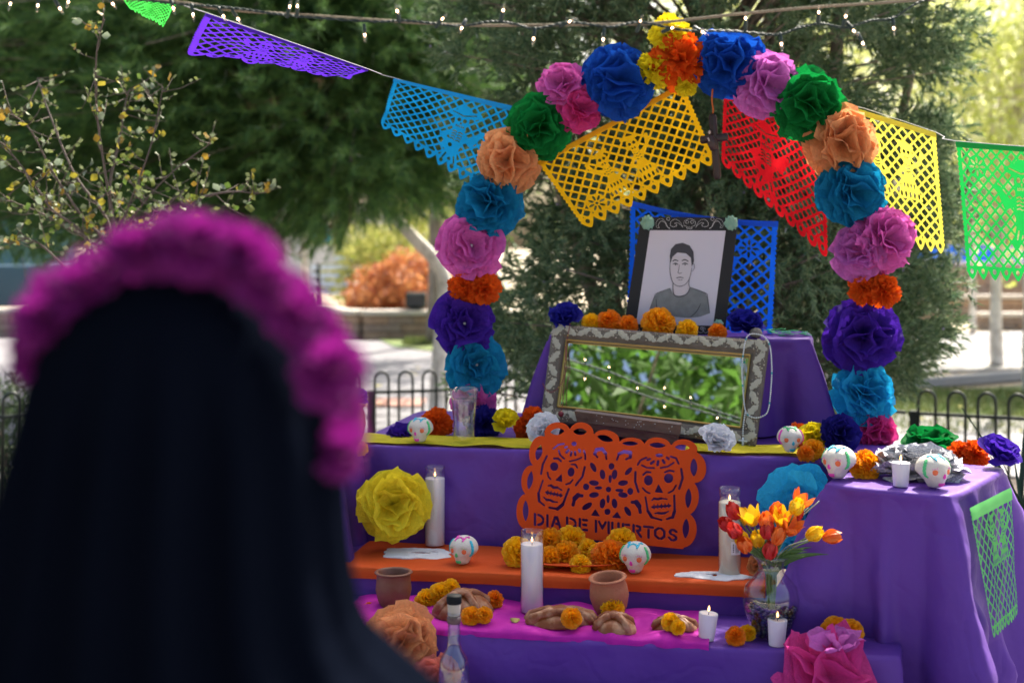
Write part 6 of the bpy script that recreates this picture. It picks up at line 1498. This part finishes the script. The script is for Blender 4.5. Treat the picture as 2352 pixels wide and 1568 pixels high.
light_string('string of small lit bulbs on dark wire crossing the top of the picture', wire, [(P(a[0], a[1], D1), P(b_[0], b_[1], D1-.01)) for a, b_ in bl])
cord('support_rope', 'tan rope running along the light string at the top', [P(x, y, D1+.01) for x, y in ((-60, -30), (200, -8), (415, 6), (514, 22), (714, 36), (861, 46), (1060, 58), (1225, 58), (1400, 56), (1500, 54), (1665, 36), (1857, 18), (2077, 3), (2300, -16))], .0032, M['rope'], 'rope')
# second pair, overhead and in front: the mirror shows it
def MR(px, py, t):
    o = Vector((0, 0, CAMZ)); h = on_plane(px, py, c_br, mn); d = (h-o).normalized(); r_ = d-2*d.dot(mn)*mn; return h+r_*t
for k, (pts, lab) in enumerate((([(1180, 790), (1310, 828), (1400, 855), (1500, 895), (1600, 930), (1700, 962), (1800, 990)], 'upper overhead light string seen only in the mirror'), ([(1180, 820), (1310, 846), (1400, 880), (1500, 915), (1600, 942), (1700, 972), (1800, 1004)], 'lower overhead light string seen only in the mirror'))):
    t0 = 1.75+.1*k; wr = [MR(x, y, t0) for x, y in pts]; bs = []
    sp = smooth_path(wr, 8); ups = MR(1500, 850, t0)-MR(1500, 900, t0); ups.normalize()
    for j in range(6, len(sp)-4, 5):
        s = 1 if (j*7+k) % 3 else -1; bs.append((sp[j], sp[j]+ups*.040*s+Vector((.008*math.sin(j), 0, 0))))
    light_string(lab, wr, bs, r_=.0042)

# ------------------------------------------------------------------ the person in the foreground
YP = .86
def HX(px, d=None): return (px-CX)/F*(d or YP+.04)
def HZ(py): return CAMZ-(py-HY)/F*(YP+.04)
cx0 = HX(430)
person = thing('person', 'person seen from behind in a long black veil and a crown of magenta flowers', 'person', (cx0, YP+.10, 0))
sk = mat('skin', (.36, .19, .12), .5, sub=.1)
b = MB()
V, Fc = sphere((0, 0, 0), (1, 1, 1), 24, 18)
# one continuous body: rings from the feet to the crown of the head
def ringbody():
    rings = [(.0, .13, .10, 0), (.25, .12, .09, 0), (.55, .15, .11, 0), (.85, .18, .13, 0), (1.0, .165, .12, 0), (1.15, .18, .12, 0), (1.27, .20, .11, 0), (1.315, .15, .08, 0), (1.345, .06, .055, .0), (1.39, .052, .055, .0), (1.42, .065, .08, .01), (1.47, .074, .095, .015), (1.51, .073, .095, .01), (1.545, .055, .075, .0), (1.565, .02, .03, 0)]
    V = []; n = 28; zs = HZ(715)/1.575
    for z, rx, ry, dy in rings:
        for k in range(n):
            a = 2*PI*k/n; y = ry*math.sin(a)+dy
            if 1.40 < z < 1.50 and abs(math.cos(a)) < .25 and math.sin(a) > 0: y += .018      # the nose, on the far side
            V.append(Vector((cx0+rx*.55*math.cos(a), YP+.04+y*.7, z*zs)))
    Fc = [(i*n+k, i*n+(k+1) % n, (i+1)*n+(k+1) % n, (i+1)*n+k) for i in range(len(rings)-1) for k in range(n)]+[tuple(range(n-1, -1, -1)), tuple((len(rings)-1)*n+k for k in range(n))]
    return V, Fc
obj('body', mesh(*ringbody(), sk), person)
rows = [(626, 390, 470), (640, 300, 560), (684, 200, 628), (730, 145, 682), (790, 115, 722), (870, 90, 752), (1000, 62, 780), (1150, 22, 790), (1300, -8, 802), (1400, -32, 822), (1480, -62, 862), (1568, -120, 965), (1700, -250, 1130), (1900, -350, 1320), (2400, -380, 1340), (3300, -400, 1360)]
V = []; n = 120
rows_s = []
for i in range(len(rows)-1):
    for q_ in range(4):
        t = q_/4; t2 = t; rows_s.append(tuple(rows[i][k]*(1-t2)+rows[i+1][k]*t2 for k in range(3)))
rows_s.append(rows[-1])
for i, (y, l, r_) in enumerate(rows_s):
    c = HX((l+r_)/2); hw = (HX(r_)-HX(l))/2; z = HZ(y); dep = min(.14, .05+hw*.6) if y > 626 else .02
    for k in range(n):
        a = 2*PI*k/n; fo = 1+.095*min(1, max(0, (y-720)/300))*(N3(math.cos(a)*2.6, math.sin(a)*2.6, z*.9)*1.2+.7*math.sin(a*17+3*N3(z*2, 5)))
        V.append(Vector((c+hw*math.cos(a)*(1+(fo-1)*.35), YP+.04+dep*math.sin(a)*fo, z)))
Fc = [(i*n+k, (i+1)*n+k, (i+1)*n+(k+1) % n, i*n+(k+1) % n) for i in range(len(rows_s)-1) for k in range(n)]+[tuple(range(n))]
obj('veil', mesh(V, Fc, mat('black_veil', (.0030, .0042, .0085), .9, bump=.25, bscale=14, spec=0)), person)
crown = bpy.data.objects.new('flower_crown', None); COL.objects.link(crown); crown.parent = person; crown.matrix_parent_inverse = wm(person).inverted(); crown.location = (cx0, YP, HZ(700))
fm = mat('magenta_crown_petal', (.24, .010, .20), .8, trans=.35); PF = [mesh(v, f, fm) for v, f in PN]
cpts = [(95, 820), (100, 755), (140, 690), (205, 655), (270, 612), (335, 595), (410, 590), (488, 580), (548, 612), (620, 665), (672, 722), (722, 790), (752, 855), (762, 920), (765, 975), (775, 1050)]
sp = smooth_path([Vector((x, y, 0)) for x, y in cpts], 3); fi = 0
for i, c in enumerate(sp[::2]):
    for q_ in range(1 if i % 2 else 2):
        x = c.x+rs.uniform(-16, 16); y = c.y+rs.uniform(-18, 18)-6; yy = YP+rs.uniform(-.035, .05); s = yy/YP
        p = Vector(((x-CX)/F*yy, yy, CAMZ-(y-HY)/F*yy)); R_ = rs.uniform(.017, .026)
        fl = bpy.data.objects.new('crown_flower', None); COL.objects.link(fl); fl.parent = crown; fl.matrix_parent_inverse = wm(crown).inverted(); fl.location = p
        d = Vector(((x-430)*.0012+rs.uniform(-.4, .4), -1, .6+rs.uniform(-.4, .4))); fl.rotation_euler = d.to_track_quat('Z', 'Y').to_euler()
        b = MB()
        for k in range(34):
            ph = math.radians(5+118*((k+.5)/34)**.7); az = k*2.4; v, f = PN[k % 6]; Q = Matrix.Rotation(az, 4, 'Z') @ Matrix.Rotation(-ph, 4, 'X') @ Matrix.Diagonal((R_*.9, R_, R_*rs.uniform(.9, 1.15), 1)); b.add([Q @ Vector(u) for u in v], f)
        fl2 = mesh(b.v, b.f, fm); bpy.data.objects.remove(fl)
        fl = bpy.data.objects.new('crown_flower', fl2); COL.objects.link(fl); fl.parent = crown; fl.matrix_parent_inverse = wm(crown).inverted(); fl.location = p; fl.rotation_euler = d.to_track_quat('Z', 'Y').to_euler()
v, f = tube([Vector((HX(c.x), YP+.02, HZ(c.y+8))) for c in sp], .014, 8); obj('crown_band', mesh(v, f, fm), crown)
